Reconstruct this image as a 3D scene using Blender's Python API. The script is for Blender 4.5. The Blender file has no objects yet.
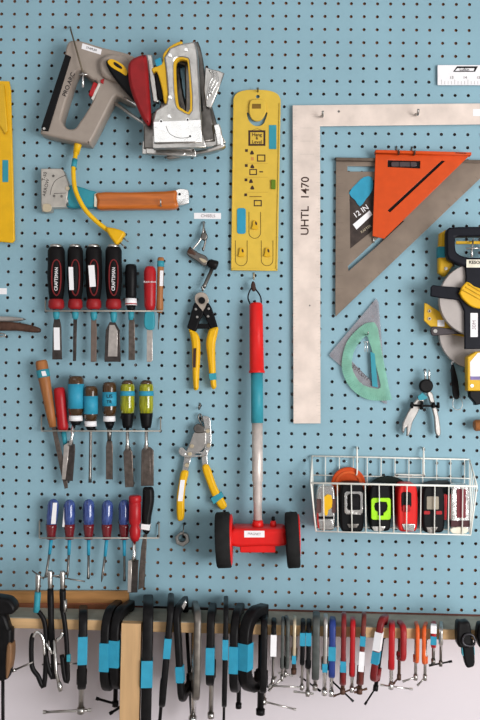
import bpy, math, random
from mathutils import Vector, Matrix
random.seed(7)
C = bpy.context.scene.collection
# ---------------------------------------------------------------- camera model (fitted to the pegboard's 25.4 mm hole grid)
F = 850.0
AX, AY, AZ = 0.02066434, 0.02590902, 0.01861853
CAMX, CAMU, CAMD = 0.52510252, -0.73101778, 1.64557988
Z0 = 1.95
INCH = 0.0254
def rotm():
    Rx = Matrix.Rotation(AX, 3, 'X'); Ry = Matrix.Rotation(AY, 3, 'Y'); Rz = Matrix.Rotation(AZ, 3, 'Z')
    return Rz @ Ry @ Rx
SW = Matrix(((1, 0, 0), (0, 0, -1), (0, 1, 0)))
MR = SW @ rotm()
CP = Vector((CAMX, -CAMD, Z0 + CAMU))
def P(px, py, d=0.0):
    """point on the plane parallel to the board, d metres in front of it"""
    v = MR @ Vector(((px - 240) / F, -(py - 360) / F, -1))
    return CP + v * ((-d - CP.y) / v.y)
def K(d=0.0): return (CAMD - d) / F
def PP(p, d=0.0): return P(p[0], p[1], p[2] if len(p) > 2 else d)
# ---------------------------------------------------------------- materials
def lin(c): return tuple(((v / 255) / 12.92 if v / 255 <= 0.04045 else ((v / 255 + 0.055) / 1.055) ** 2.4) for v in c)
MC = {}
def mat(name, rgb, rough=0.5, metal=0.0, var=0.12, scale=60.0, bump=0.0, coat=0.0, alpha=1.0, stretch=None, rgb2=None, trans=0.0):
    if name in MC: return MC[name]
    m = bpy.data.materials.new(name); m.use_nodes = True
    nt = m.node_tree; b = nt.nodes['Principled BSDF']
    tc = nt.nodes.new('ShaderNodeTexCoord'); mp = nt.nodes.new('ShaderNodeMapping')
    nt.links.new(tc.outputs['Object'], mp.inputs[0])
    if stretch: mp.inputs['Scale'].default_value = stretch
    nz = nt.nodes.new('ShaderNodeTexNoise'); nz.inputs['Scale'].default_value = scale; nz.inputs['Detail'].default_value = 5
    nt.links.new(mp.outputs[0], nz.inputs['Vector'])
    r = nt.nodes.new('ShaderNodeValToRGB'); c = lin(rgb)
    c2 = lin(rgb2) if rgb2 else tuple(min(1, v * (1 + var)) for v in c)
    c1 = c if rgb2 else tuple(v * (1 - var) for v in c)
    r.color_ramp.elements[0].position = 0.32; r.color_ramp.elements[1].position = 0.68
    r.color_ramp.elements[0].color = (*c1, 1); r.color_ramp.elements[1].color = (*c2, 1)
    nt.links.new(nz.outputs[0], r.inputs[0]); nt.links.new(r.outputs[0], b.inputs['Base Color'])
    b.inputs['Roughness'].default_value = rough; b.inputs['Metallic'].default_value = metal
    b.inputs['Coat Weight'].default_value = coat; b.inputs['Specular IOR Level'].default_value = 0.5 if metal > .3 else (0.12 if sum(rgb) < 110 else 0.25); b.inputs['Alpha'].default_value = alpha
    b.inputs['Transmission Weight'].default_value = trans
    if bump:
        bp = nt.nodes.new('ShaderNodeBump'); bp.inputs['Strength'].default_value = bump; bp.inputs['Distance'].default_value = 0.004 if metal > .3 else 0.001
        nt.links.new(nz.outputs[0], bp.inputs['Height']); nt.links.new(bp.outputs[0], b.inputs['Normal'])
    MC[name] = m; return m
BOARD = mat('board_blue', (133, 167, 180), 0.65, var=0.04, scale=9)
HARD = mat('hardboard_brown', (120, 84, 62), 0.8)
WALLM = mat('wall_white', (208, 201, 206), 0.8, var=0.02, scale=3)
PINE = mat('pine', (198, 162, 118), 0.6, var=0.12, scale=14, stretch=(0.6, 6, 6))
PINEV = mat('pine_upright', (190, 154, 112), 0.6, var=0.10, scale=14, stretch=(6, 6, 0.6))
BATTEN = mat('batten_wood', (168, 122, 74), 0.6, var=0.25, scale=16, stretch=(0.5, 6, 6))
FURR = mat('furring_wood', (176, 122, 82), 0.7, var=0.15, scale=16)
LEDGETOP = mat('ledge_grey', (150, 147, 134), 0.8, var=0.15, scale=30)  # grey tone of the thin sheet over the pine plank
GREYP = mat('strip_grey', (150, 150, 150), 0.8)
STEEL = mat('steel', (186, 183, 179), 0.3, 1.0, var=0.15, bump=.5, scale=45)
CHROME = mat('chrome', (228, 227, 225), 0.2, 1.0, var=0.06, bump=.35, scale=40)
DSTEEL = mat('dark_steel', (118, 114, 110), 0.38, 1.0, var=0.25, bump=.4, scale=50)
RACKW = mat('rack_wire', (176, 170, 160), 0.4, 0.35)
BLADE = mat('blade_steel', (112, 102, 96), 0.36, 0.9, var=0.25, scale=120)
BLADEL = mat('blade_bright', (196, 188, 182), 0.3, 0.7, var=0.12, scale=120)
BLADED = mat('blade_dark', (74, 68, 66), 0.4, 0.8, var=0.25, scale=120)
RUST = mat('rusty_brown', (84, 58, 46), 0.6, 0.5, var=0.35, scale=90)
BLACK = mat('black_plastic', (14, 14, 16), 0.45, var=0.2)
BLACKP = mat('black_paint', (20, 19, 20), 0.42, 0.0, var=0.3, scale=80, bump=0.2)
BRUB = mat('black_rubber', (34, 34, 34), 0.85, var=0.15)
NAVYB = mat('navy_black', (19, 20, 28), 0.45, var=0.12)
GREYC = mat('grey_cast', (76, 80, 78), 0.5, 0.3, var=0.25)
RED = mat('red_plastic', (164, 26, 32), 0.35, var=0.08)
BRED = mat('bright_red', (208, 30, 28), 0.35, var=0.05)
DRED = mat('dark_red', (112, 30, 32), 0.4, var=0.2)
RRED = mat('clear_red', (104, 22, 30), 0.15, coat=0.6)
BLUEH = mat('clear_blue', (28, 42, 96), 0.12, coat=0.8, rgb2=(74, 96, 160), scale=90, stretch=(3, 3, .5))
BLUEP = mat('blue_paint', (38, 56, 120), 0.4, var=0.1)
AMBER = mat('amber_brown', (64, 42, 20), 0.12, coat=0.8, var=0.3)
GREENY = mat('clear_yellow_green', (104, 108, 12), 0.12, coat=0.8, rgb2=(162, 164, 26), scale=110, stretch=(3,3,.4))
TAPE = mat('blue_tape', (46, 142, 172), 0.5, var=0.07)
TEAL = mat('teal_tape', (50, 140, 156), 0.45, var=0.07)
WHITE = mat('white_label', (232, 230, 232), 0.5, var=0.03)
WIREW = mat('white_wire', (228, 228, 220), 0.4, var=0.04)
INK = mat('ink', (30, 26, 28), 0.6)
INKB = mat('ink_brown', (60, 40, 34), 0.7)
YELLOW = mat('yellow_plastic', (208, 164, 34), 0.4, var=0.05)
YELLOWB = mat('yellow_bright', (218, 168, 18), 0.4, var=0.05)
YELLOWO = mat('yellow_cord', (222, 176, 26), 0.4, var=0.05)
ORANGE = mat('orange_plastic', (196, 70, 16), 0.4, var=0.05)
ORANGEP = mat('orange_paint', (206, 88, 36), 0.4, var=0.12)
TAUPE = mat('taupe_plastic', (150, 138, 128), 0.4, var=0.05)
SQALU = mat('scuffed_aluminium', (216, 201, 191), 0.55, 0.15, var=0.10, scale=28)
SQDULL = mat('dull_aluminium', (124, 110, 98), 0.5, 0.3, var=0.14, scale=22)
OAK = mat('handle_wood', (150, 96, 54), 0.45, var=0.18, scale=40, stretch=(5, 5, .6))
HWOOD = mat('varnished_wood', (178, 96, 34), 0.35, var=0.22, scale=24, stretch=(0.6, 6, 6), coat=0.3)
LIME = mat('lime_plastic', (160, 222, 30), 0.4)
TAN = mat('tan_metal', (190, 176, 150), 0.4, 0.5)
GDISC = mat('grey_disc', (168, 160, 156), 0.5, var=0.08, scale=30)
DGREEN = mat('dark_green', (26, 34, 30), 0.5)
CGREEN = mat('clear_green', (140, 200, 176), 0.2, alpha=0.5, coat=0.5)
CLEAR = mat('clear_grey', (160, 156, 162), 0.2, alpha=0.5, coat=0.5)
PURP = mat('purple_stripe', (120, 110, 160), 0.5)
CUTB = mat('printed_dark', (58, 48, 44), 0.6, var=0.3, scale=90)
# ---------------------------------------------------------------- things and parts
CUR = {}
def tag(o, label, cat, group=None, kind=None):
    if label: o['label'] = label
    if cat: o['category'] = cat
    if group: o['group'] = group
    if kind: o['kind'] = kind
    return o
def thing(name, label, cat, px, py, d=0.0, group=None):
    o = bpy.data.objects.new(name, None); C.objects.link(o); o.empty_display_size = 0.02
    o.location = P(px, py, d); return tag(o, label, cat, group)
def wloc(o):
    v = Vector((0, 0, 0))
    while o: v += o.location; o = o.parent
    return v
def link(name, me, m, parent, smooth=False):
    o = bpy.data.objects.new(name, me); C.objects.link(o)
    me.materials.clear(); me.materials.append(m)
    if parent:
        o.parent = parent; off = wloc(parent)
        me.transform(Matrix.Translation(-off))
    else:
        n = max(1, len(me.vertices)); c = sum((v.co for v in me.vertices), Vector()) / n
        me.transform(Matrix.Translation(-c)); o.location = c
    if smooth: me.polygons.foreach_set('use_smooth', [True] * len(me.polygons))
    return o
def sm(pts, n=4):
    """closed Catmull-Rom through the points"""
    out = []; L = len(pts)
    for i in range(L):
        p0, p1, p2, p3 = pts[i - 1], pts[i], pts[(i + 1) % L], pts[(i + 2) % L]
        for k in range(n):
            t = k / n
            out.append(tuple(0.5 * (2 * b + (c - a) * t + (2 * a - 5 * b + 4 * c - e) * t * t + (-a + 3 * b - 3 * c + e) * t ** 3)
                             for a, b, c, e in zip(p0, p1, p2, p3)))
    return out
def smo(pts, n=6):
    L = len(pts); out = []
    for i in range(L - 1):
        p1, p2 = pts[i], pts[i + 1]; p0 = pts[max(0, i - 1)]; p3 = pts[min(L - 1, i + 2)]
        for k in range(n):
            t = k / n
            out.append(tuple(0.5 * (2 * b + (c - a) * t + (2 * a - 5 * b + 4 * c - e) * t * t + (-a + 3 * b - 3 * c + e) * t ** 3)
                             for a, b, c, e in zip(p0, p1, p2, p3)))
    out.append(pts[-1]); return out
def rnd(x0, y0, x1, y1, r, n=4):
    out = []
    for cx, cy, a0 in ((x1 - r, y0 + r, -90), (x1 - r, y1 - r, 0), (x0 + r, y1 - r, 90), (x0 + r, y0 + r, 180)):
        for k in range(n + 1):
            a = math.radians(a0 + 90 * k / n); out.append((cx + r * math.cos(a), cy + r * math.sin(a)))
    return out
def circ(cx, cy, r, n=20, ry=None): return [(cx + r * math.cos(2 * math.pi * k / n), cy + (ry or r) * math.sin(2 * math.pi * k / n)) for k in range(n)]
def shape2d(loops, half, bev):
    cu = bpy.data.curves.new('c', 'CURVE'); cu.dimensions = '2D'; cu.fill_mode = 'BOTH'
    bev = min(bev, half * 0.8)
    cu.extrude = half - bev; cu.bevel_depth = bev; cu.bevel_resolution = 1; cu.offset = -bev
    for lp in loops:
        s = cu.splines.new('POLY'); s.points.add(len(lp) - 1); s.use_cyclic_u = True
        for i, (x, y) in enumerate(lp): s.points[i].co = (x, y, 0, 1)
    ob = bpy.data.objects.new('c', cu); me = bpy.data.meshes.new_from_object(ob)
    bpy.data.objects.remove(ob); bpy.data.curves.remove(cu); return me
def plate(t, name, pts, d0, d1, m, bev=0.0007, holes=(), smooth=False):
    """outline given where the face stands; real thickness d0..d1 in front of the board"""
    loops = []
    for lp in [pts] + list(holes):
        loops.append([(P(x, y, d1).x, P(x, y, d1).z) for x, y in lp])
    me = shape2d(loops, (d1 - d0) / 2, bev)
    me.transform(Matrix.Translation((0, -(d0 + d1) / 2, 0)) @ Matrix.Rotation(math.pi / 2, 4, 'X'))
    return link(name, me, m, t, smooth)
def rect(t, name, x0, y0, x1, y1, d0, d1, m, **k): return plate(t, name, [(x0, y0), (x1, y0), (x1, y1), (x0, y1)], d0, d1, m, **k)
def frames(path):
    T = [(path[min(i + 1, len(path) - 1)] - path[max(i - 1, 0)]).normalized() for i in range(len(path))]
    up = Vector((0, -1, 0))
    if abs(T[0].dot(up)) > 0.9: up = Vector((1, 0, 0))
    n = (up - T[0] * up.dot(T[0])).normalized(); out = []
    for t in T:
        n = (n - t * n.dot(t)); n = n.normalized() if n.length > 1e-6 else t.orthogonal().normalized()
        out.append((t, n, t.cross(n)))
    return out
def sweep(path, radii, seg=10, flat=1.0):
    vs, fs = [], []; fr = frames(path)
    for p, (t, n, b), r in zip(path, fr, radii):
        for k in range(seg):
            a = 2 * math.pi * k / seg; vs.append(p + n * (math.cos(a) * r * flat) + b * (math.sin(a) * r))
    for i in range(len(path) - 1):
        for k in range(seg):
            k2 = (k + 1) % seg; fs.append((i * seg + k, i * seg + k2, (i + 1) * seg + k2, (i + 1) * seg + k))
    fs.append(tuple(range(seg))[::-1]); L = (len(path) - 1) * seg; fs.append(tuple(range(L, L + seg)))
    me = bpy.data.meshes.new('m'); me.from_pydata([tuple(v) for v in vs], [], fs); me.update(); return me
def cap_flat(me, tol=1.0):
    for p in me.polygons: p.use_smooth = len(p.vertices) == 4
def tube(t, name, pts, r, m, seg=8, smooth=0, d=0.01):
    """pts (px, py, depth); r in metres"""
    if smooth: pts = smo([tuple(p) if len(p) > 2 else (*p, d) for p in pts], smooth)
    path = [PP(p, d) for p in pts]
    me = sweep(path, [r] * len(path) if not isinstance(r, (list, tuple)) else [r[0] + (r[1] - r[0]) * i / (len(path) - 1) for i in range(len(path))], seg)
    o = link(name, me, m, t); cap_flat(me); return o
def wtube(t, name, pts, r, m, seg=8):
    path = [Vector(p) for p in pts]; me = sweep(path, [r] * len(path), seg); o = link(name, me, m, t); cap_flat(me); return o
def lathe(t, name, a, b, d, prof, m, seg=18, flat=1.0):
    """prof: (fraction along a->b, radius in px)"""
    A, B = PP(a, d), PP(b, d); k = K(d)
    path = [A + (B - A) * q for q, _ in prof]
    # nudge equal stations apart so the sweep frame stays sound
    for i in range(1, len(path)):
        if (path[i] - path[i - 1]).length < 1e-5: path[i] = path[i] + (B - A).normalized() * 1e-4
    me = sweep(path, [max(r * k, 1e-4) for _, r in prof], seg, flat); o = link(name, me, m, t); cap_flat(me); return o
def text(t, s, px, py, h, d, m, ang=0.0, name='lettering', bold=0.0, sx=1.0):
    cu = bpy.data.curves.new('t', 'FONT'); cu.body = s; cu.size = h * K(d) * 1.35; cu.align_x = 'CENTER'; cu.align_y = 'CENTER'
    cu.extrude = 0.00012; cu.offset = bold
    ob = bpy.data.objects.new('t', cu); me = bpy.data.meshes.new_from_object(ob)
    bpy.data.objects.remove(ob); bpy.data.curves.remove(cu)
    me.transform(Matrix.Translation(P(px, py, d)) @ Matrix.Rotation(math.radians(ang), 4, 'Y') @ Matrix.Rotation(math.pi / 2, 4, 'X') @ Matrix.Diagonal((sx, 1, 1, 1)))
    return link(name, me, m, t)
def box(name, x0, x1, y0, y1, z0, z1, m, parent=None, bev=0.0):
    vs = [(x, y, z) for x in (x0, x1) for y in (y0, y1) for z in (z0, z1)]
    fs = [(0, 1, 3, 2), (4, 6, 7, 5), (0, 4, 5, 1), (2, 3, 7, 6), (0, 2, 6, 4), (1, 5, 7, 3)]
    me = bpy.data.meshes.new(name); me.from_pydata(vs, [], fs); me.update()
    o = link(name, me, m, parent)
    if bev:
        b = o.modifiers.new('b', 'BEVEL'); b.width = bev; b.segments = 2
    return o
def rivets(t, pts, d, r=1.3, m=STEEL, name='rivet', h=0.0015):
    for x, y in pts: plate(t, name, circ(x, y, r, 10), d, d + h, m, bev=0.0004)
def hook(px, py, reach=0.03, drop=3, rise=5, label='', m=DSTEEL, name='peg_hook', r=0.0014, group=None):
    """a wire hook standing out of a hole: out, then up"""
    t = thing(name, label, 'hook', px, py, 0, group)
    a = P(px, py, 0)
    pts = [a + Vector((0, 0.004, 0)), a + Vector((0, -0.003, 0)), a + Vector((0, -reach * .5, -drop * .0015)), a + Vector((0, -reach + .004, -drop * .0018)),
           a + Vector((0, -reach, -drop * .0015 + 0.003)), a + Vector((0, -reach - .001, rise * .0019))]
    wtube(t, 'wire', pts, r, m)
    b = [a + Vector((0, 0.0045, 0.001)), a + Vector((0, -.0015, 0.001)), a + Vector((0, -.002, INCH * .4))]
    wtube(t, 'clip', b, r * .9, m); return t

# ================================================================ SETTING
def pegboard():
    c0, c1, r0, r1 = -4, 42, -4, 46
    s = INCH; R = 0.0032; th = 0.0055; n = 8
    vs, fs, mi = [], [], []; idx = {}
    def V(x, y, z):
        k = (round(x * 1e5), round(y * 1e5), round(z * 1e5))
        if k not in idx: idx[k] = len(vs); vs.append((x, y, z))
        return idx[k]
    offs = [(1, 0), (1, 1), (0, 1), (-1, 1), (-1, 0), (-1, -1), (0, -1), (1, -1)]
    for c in range(c0, c1 + 1):
        for r in range(r0, r1 + 1):
            cx, cz = c * s, Z0 - r * s; h = s / 2
            lo = h * (1.2 if r == r1 else 1)
            of = [V(cx + a * h, 0, cz + b * (lo if b < 0 else h)) for a, b in offs]; ob = [V(cx + a * h, th, cz + b * (lo if b < 0 else h)) for a, b in offs]
            i1 = [V(cx + R * math.cos(k * math.pi / 4), 0, cz + R * math.sin(k * math.pi / 4)) for k in range(8)]
            i2 = [V(cx + R * math.cos(k * math.pi / 4), th, cz + R * math.sin(k * math.pi / 4)) for k in range(8)]
            for k in range(8):
                q = (k + 1) % 8
                fs.append((of[k], of[q], i1[q], i1[k])); mi.append(0)
                fs.append((i1[k], i1[q], i2[q], i2[k])); mi.append(1)
                fs.append((ob[q], ob[k], i2[k], i2[q])); mi.append(1)
                a, b = offs[k]; a2, b2 = offs[q]
                if (r == r1 and b < 0 and b2 < 0) or (r == r0 and b > 0 and b2 > 0) or (c == c0 and a < 0 and a2 < 0) or (c == c1 and a > 0 and a2 > 0):
                    fs.append((of[q], of[k], ob[k], ob[q])); mi.append(1)
    me = bpy.data.meshes.new('pegboard'); me.from_pydata(vs, [], fs)
    o = bpy.data.objects.new('pegboard', me); C.objects.link(o)
    me.materials.append(BOARD); me.materials.append(HARD); me.polygons.foreach_set('material_index', mi); me.update()
    tag(o, 'light blue perforated pegboard that carries all the hanging tools', 'pegboard')
pegboard()
BZ = Z0 - 46.6 * INCH       # bottom of the board
XL, XR = -0.12, 1.09
LZ = P(260, 624, 0.089).z   # ledge top
w = box('wall_back', -1.6, 2.6, 0.045, 0.14, 0.0, 2.9, WALLM); tag(w, None, None, kind='structure')
def strut(n, x0, x1, z0, z1, m=FURR):
    o = box(n, x0, x1, 0.0058, 0.045, z0, z1, m); tag(o, None, None, kind='structure')
strut('trim_1', XL, XR + .02, Z0 - 4.45 * INCH, Z0 + 4.3 * INCH)
strut('trim_2', XL, XR + .02, BZ + 0.001, Z0 - 41.4 * INCH + 0.004)
strut('trim_3', 10.8 * INCH, 11.2 * INCH + .004, Z0 - 41.3 * INCH, Z0 - 4.5 * INCH, GREYP)
strut('trim_4', XL, XL + 0.06, Z0 - 41.3 * INCH, Z0 - 4.5 * INCH)
print('LZ', LZ, 'BZ', BZ)
# ledge
lt = thing('wooden_ledge', 'long pale pine ledge under the pegboard with clamps hanging on it', 'ledge', 260, 630, 0.05)
th = 0.0195
box('plank', XL, XR, -0.089, 0.044, LZ - th, LZ - .0012, PINE, lt, bev=0.001)
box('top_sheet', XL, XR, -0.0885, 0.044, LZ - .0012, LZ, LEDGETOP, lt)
ed = box('gap_shade_strip', XL, XR + .02, -0.0012, 0.0055, LZ + .0003, LZ + .0035, mat('gap_shade_brown', (92, 54, 46), .7)); tag(ed, None, None, kind='structure')  # dark strip that paints in the shade of the gap under the board
fl = box('floor', -1.6, 2.6, -3.2, .14, -.05, 0, mat('floor_concrete', (176, 170, 164), .7)); tag(fl, None, None, kind='structure')
bt = rect(None, 'wooden_batten', -60, 591.5, 128.5, 603.5, 0.0008, 0.012, BATTEN); tag(bt, 'golden brown wooden batten along the lower left of the pegboard', 'batten')
bt2 = rect(None, 'wooden_strip', -60, 604, 127, 609.5, 0.0008, 0.02, mat('strip_redbrown', (128, 78, 52), 0.6)); tag(bt2, 'thin red-brown wooden strip just under the golden batten', 'strip')
ps = P(123, 621, 0.0895); pe = P(142.5, 621, 0.0895)
po = box('wooden_post', ps.x, pe.x, -0.108, -0.0895, 0.0, ps.z + 0.001, PINEV, bev=0.001); tag(po, 'upright pale pine post under the ledge at the lower left', 'post')

# ================================================================ UPPER LEFT: STAPLERS
t = thing('electric_staple_gun', 'taupe electric staple gun with red trigger, black nose and yellow cord', 'staple gun', 85, 60)
hole = sm([(80.5, 70), (90.4, 78.3), (97, 82), (94, 97), (86, 112), (80, 121), (74.8, 128), (67, 128.3), (61.8, 122), (61.8, 115), (68.5, 93), (74.8, 74)], 3)
body = sm([(69, 41), (80, 40.5), (104, 47.5), (128, 53.5), (139, 62), (141, 80), (136, 100), (126, 100), (118, 96), (113.5, 98), (103, 118), (91, 141), (86, 143.2), (60, 138), (42.5, 133.5), (41, 128), (53, 90), (64, 56), (65.4, 49)], 4)
plate(t, 'body', body, 0.006, 0.046, TAUPE, bev=0.004, holes=[hole], smooth=True)
plate(t, 'motor_housing', sm([(99, 60), (110, 53), (124, 56), (131, 68), (124, 80), (112, 80), (101, 74)], 4), 0.03, 0.058, TAUPE, bev=0.006, smooth=True)
plate(t, 'nose_strip', [(65.4, 54), (70.8, 56.5), (48, 131), (42.3, 130.4), (41.2, 127)], 0.012, 0.049, BLACK)
rivets(t, [(44, 128.5)], 0.049, 1.4)
tr = plate(t, 'trigger', [(93.5, 81.3), (97.3, 83.5), (92.7, 96.5), (88.2, 94.6)], 0.022, 0.0495, RED, bev=0.002)
plate(t, 'trigger_guard', [(98.8, 82.5), (100.2, 84.5), (93, 100), (91, 98.5)], 0.03, 0.0485, mat('pale_grey', (200, 196, 190)))
plate(t, 'switch', [(100.5, 79.8), (104, 78.3), (103, 83.5), (100.5, 82.5)], 0.03, 0.049, RED)
l = plate(t, 'sticker', [(82.5, 43.3), (101.8, 49.5), (100.6, 54.6), (81.3, 48.7)], 0.046, 0.0464, WHITE, bev=0); text(l, 'STAPLER', 91.6, 49, 2.2, 0.0467, INK, 17)
text(t, 'PRO.ARC', 68.8, 84.5, 4.6, 0.0464, INK, -70, bold=0.0001)
cd = tube(t, 'cord', [(78.5, 141, .028), (76.5, 150, .022), (74.2, 163, .03), (73.4, 172, .036), (75.4, 190, .038), (84, 208, .038), (96, 221, .032), (108, 230.5, .026)], 0.0044, YELLOWO, smooth=5, seg=12)
tube(t, 'strain_relief', [(79, 139.5, .028), (76, 154, .02)], [0.0082, 0.006], YELLOWO, seg=12)
tube(t, 'tape', [(74.9, 159.5, .0285), (73.6, 167.5, .0335)], 0.0053, TEAL, seg=12)
pg = plate(t, 'plug', sm([(105.5, 229), (110, 227), (124, 231.5), (122, 238), (116.5, 244.5), (112, 240)], 3), 0.016, 0.036, YELLOWB, bev=0.004, smooth=True)
for a, b in (((120, 235.5), (128.5, 242)), ((117, 240.5), (125.5, 247.3))): tube(t, 'prong', [(*a, .03), (*b, .03)], .0012, DSTEEL)
t = thing('tool_hanger', 'long brown wire hook with a steel T end holding the taupe staple gun', 'hook', 71, 30)
tube(t, 'rod', [(70.3, 27, -.003), (70.8, 30, .05), (83, 73, .064)], 0.0016, mat('rod_brown', (98, 88, 72), 0.5, 0.6))
tube(t, 'cross_bar', [(79, 74.5, .066), (87.5, 74.5, .066)], 0.0014, STEEL)
tube(t, 'hook_end', [(83, 73, .064), (83, 87.5, .064)], 0.0021, CHROME)

t = thing('hand_stapler', 'black hand stapler with yellow decal, tucked between taupe gun and red-handled one', 'stapler', 120, 70, 0.05)
plate(t, 'handle', sm([(105.5, 62), (111, 58.5), (122, 64), (130, 76), (141, 92), (148, 104), (146, 110), (136, 103), (124, 90), (112, 75)], 3), 0.0585, 0.070, BLACK, bev=0.004, smooth=True)
dl = plate(t, 'decal', sm([(107.5, 61.5), (112, 59), (122, 64), (127, 70.5), (126, 75.5), (120, 72), (111.5, 67)], 3), 0.070, 0.0712, YELLOWB)
plate(dl, 'emblem', sm([(113.5, 62.5), (116, 62.5), (121.8, 67), (121, 69), (115, 65.5)], 3), 0.0712, 0.0716, INK, bev=0)
tube(t, 'lever', [(112.5, 102.5, .02), (120, 106.5, .03), (132, 115.5, .045), (145, 124, .05)], 0.0032, STEEL, smooth=4)
tube(t, 'spring_bar', [(124, 98, .05), (134, 103.5, .055), (146, 112, .055)], 0.0024, CHROME)

# generic chrome stapler outline (pixel frame, upright) around pivot (183,60)
SO = [(180, 43.8), (195, 41), (196.8, 47.5), (198, 57.5), (201.3, 120), (201.6, 142), (153.8, 143), (152.6, 121), (155.5, 110), (166.2, 103.8), (167.8, 95), (165.5, 67.5), (164, 57.5), (170, 47.8)]
SH = [(176, 58.6), (186, 58.4), (188.8, 65), (191.5, 110), (181.5, 110), (176.2, 102.5), (174, 70)]
def tf(pts, ang, sc=1.0, dx=0, dy=0, c=(183, 60)):
    a = math.radians(ang); ca, sa = math.cos(a), math.sin(a)
    return [(c[0] + dx + ((x - c[0]) * ca - (y - c[1]) * sa) * sc, c[1] + dy + ((x - c[0]) * sa + (y - c[1]) * ca) * sc) for x, y in pts]
def stapler(label, d0, d1, ang, sc, dx, dy, m, lever=None, liner=None, plated=True):
    t = thing('hand_stapler', label, 'stapler', 183 + dx, 60 + dy, d0, 'manual staplers hanging in a bunch')
    T = lambda p: tf(p, ang, sc, dx, dy)
    plate(t, 'body', T(SO), d0, d1, m, bev=0.003, holes=[T(sm(SH, 3))])
    plate(t, 'magazine', T([(152.5, 136), (203, 135), (206, 147), (153, 148.5)]), d0 + .003, d1 - .004, STEEL, bev=0.001)
    if plated:
        f = plate(t, 'front_plate', T([(153.4, 121.5), (201, 119.5), (201.3, 141.5), (154.2, 142.5)]), d1, d1 + 0.0018, CHROME, bev=0.0006)
        rivets(t, T([(161, 121), (169, 116), (187.5, 119.5), (170, 55), (186, 49.5), (170, 97)]), d1, 2.0, CHROME)
        rivets(t, T([(161, 121), (187.5, 119.5), (190, 136)]), d1 + .0018, 1.0, BLACK)
        tube(t, 'spring_wire', [(x, y, d1 + .002) for x, y in T([(166, 126), (170, 134), (180, 138), (190, 137)])], 0.0005, DSTEEL, smooth=4)
    if liner: plate(t, 'liner', T(sm([(174.2, 56.5), (187.5, 56), (190.8, 64), (193.4, 112), (180.5, 112.4), (174, 103.5), (172, 70)], 3)), d1 - .012, d1 - .0008, liner, bev=0.0005, holes=[T(sm([(177.8, 60), (185.5, 60), (188, 66), (190, 108.8), (182.5, 108.8), (178, 101.8), (175.8, 70)], 3))])
    if lever: plate(t, 'handle', T(sm(lever[0], 3)), d0 + .004, d1 - .004, lever[1], bev=0.004, smooth=True)
    return t
t0 = stapler('dark grey stapler at the back right of the bunch, its wavy steel lever sticking out', 0.006, 0.024, -13, 0.97, 2, 5, DSTEEL, plated=False)
stapler('dark steel stapler tilted just behind the chrome one, nose toward lower right', 0.026, 0.042, -6, 1.0, 5, 1, DSTEEL, plated=False)
plate(t0, 'lever', [(205, 66.5), (212, 69), (219, 70.5), (224.5, 73), (218, 91), (211, 108), (206, 107), (203.5, 90)], .043, .050, STEEL, bev=.002)
for k in range(3): tube(t0, 'lever_rib', [(209 + 3.6 * k, 70 + k, .0515), (213 + 2.6 * k, 76 + 2 * k, .0515), (209.5 + 2.4 * k, 84 + 2 * k, .0515), (207 + 2 * k, 100 - 3 * k, .0515)], .0012, CHROME, smooth=3)
plate(t0, 'release_latch', [(213, 125), (219, 123), (221, 128), (223.5, 144), (217, 146), (215, 133)], .043, .052, CHROME, bev=.002)
t = stapler('steel stapler with a fat dark red grip behind the chrome one', 0.044, 0.060, 4, 1.02, -4, 6, DSTEEL, plated=False)
plate(t, 'grip', sm([(127.5, 66), (131, 58.8), (137, 55.5), (143.8, 53.8), (146.5, 57.5), (149, 90), (150.5, 120), (145, 122.5), (136, 105), (129, 84)], 4), 0.064, 0.084, mat('grip_red', (136, 22, 26), 0.4), bev=0.006, smooth=True)
plate(t, 'lever', [(146.5, 54), (152, 54.5), (155.5, 78), (158.5, 102), (153, 102), (149.5, 80)], 0.05, 0.064, STEEL, bev=0.002)
plate(t, 'magazine', [(143, 124), (153, 122), (154, 148), (183, 150), (186, 153), (184, 156), (146, 154)], 0.046, 0.058, STEEL, bev=0.002)
t = stapler('bright chrome stapler with orange-yellow liner, frontmost of the bunch', 0.064, 0.084, 0, 1.0, 0, 0, STEEL, liner=YELLOW)
plate(t, 'handle', sm([(152, 68), (162, 63), (163, 54), (170, 46), (180, 41), (182, 44), (170, 50), (166, 60), (168.5, 92), (168, 103), (164, 102), (162, 90), (157, 72), (153, 72)], 3), 0.064, 0.081, YELLOW, bev=0.002)
plate(t, 'grip_pad', sm([(155, 74), (161, 74), (164, 96), (158, 98)], 3), 0.062, 0.076, BLACK, bev=0.002)
plate(t, 'tape', [(154.5, 60), (160.5, 57), (162, 64), (156.5, 66.5)], 0.076, 0.0825, TAPE)
plate(thing('hand_stapler', 'flat chrome stapler base lying lowest under the bunch of staplers', 'stapler', 190, 153, 0.02, 'manual staplers hanging in a bunch'), 'base', sm([(167, 156), (186, 152), (205, 149), (223, 143), (224, 147), (210, 152), (190, 155.5), (170, 159)], 3), 0.03, 0.05, STEEL, bev=0.003)

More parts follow.
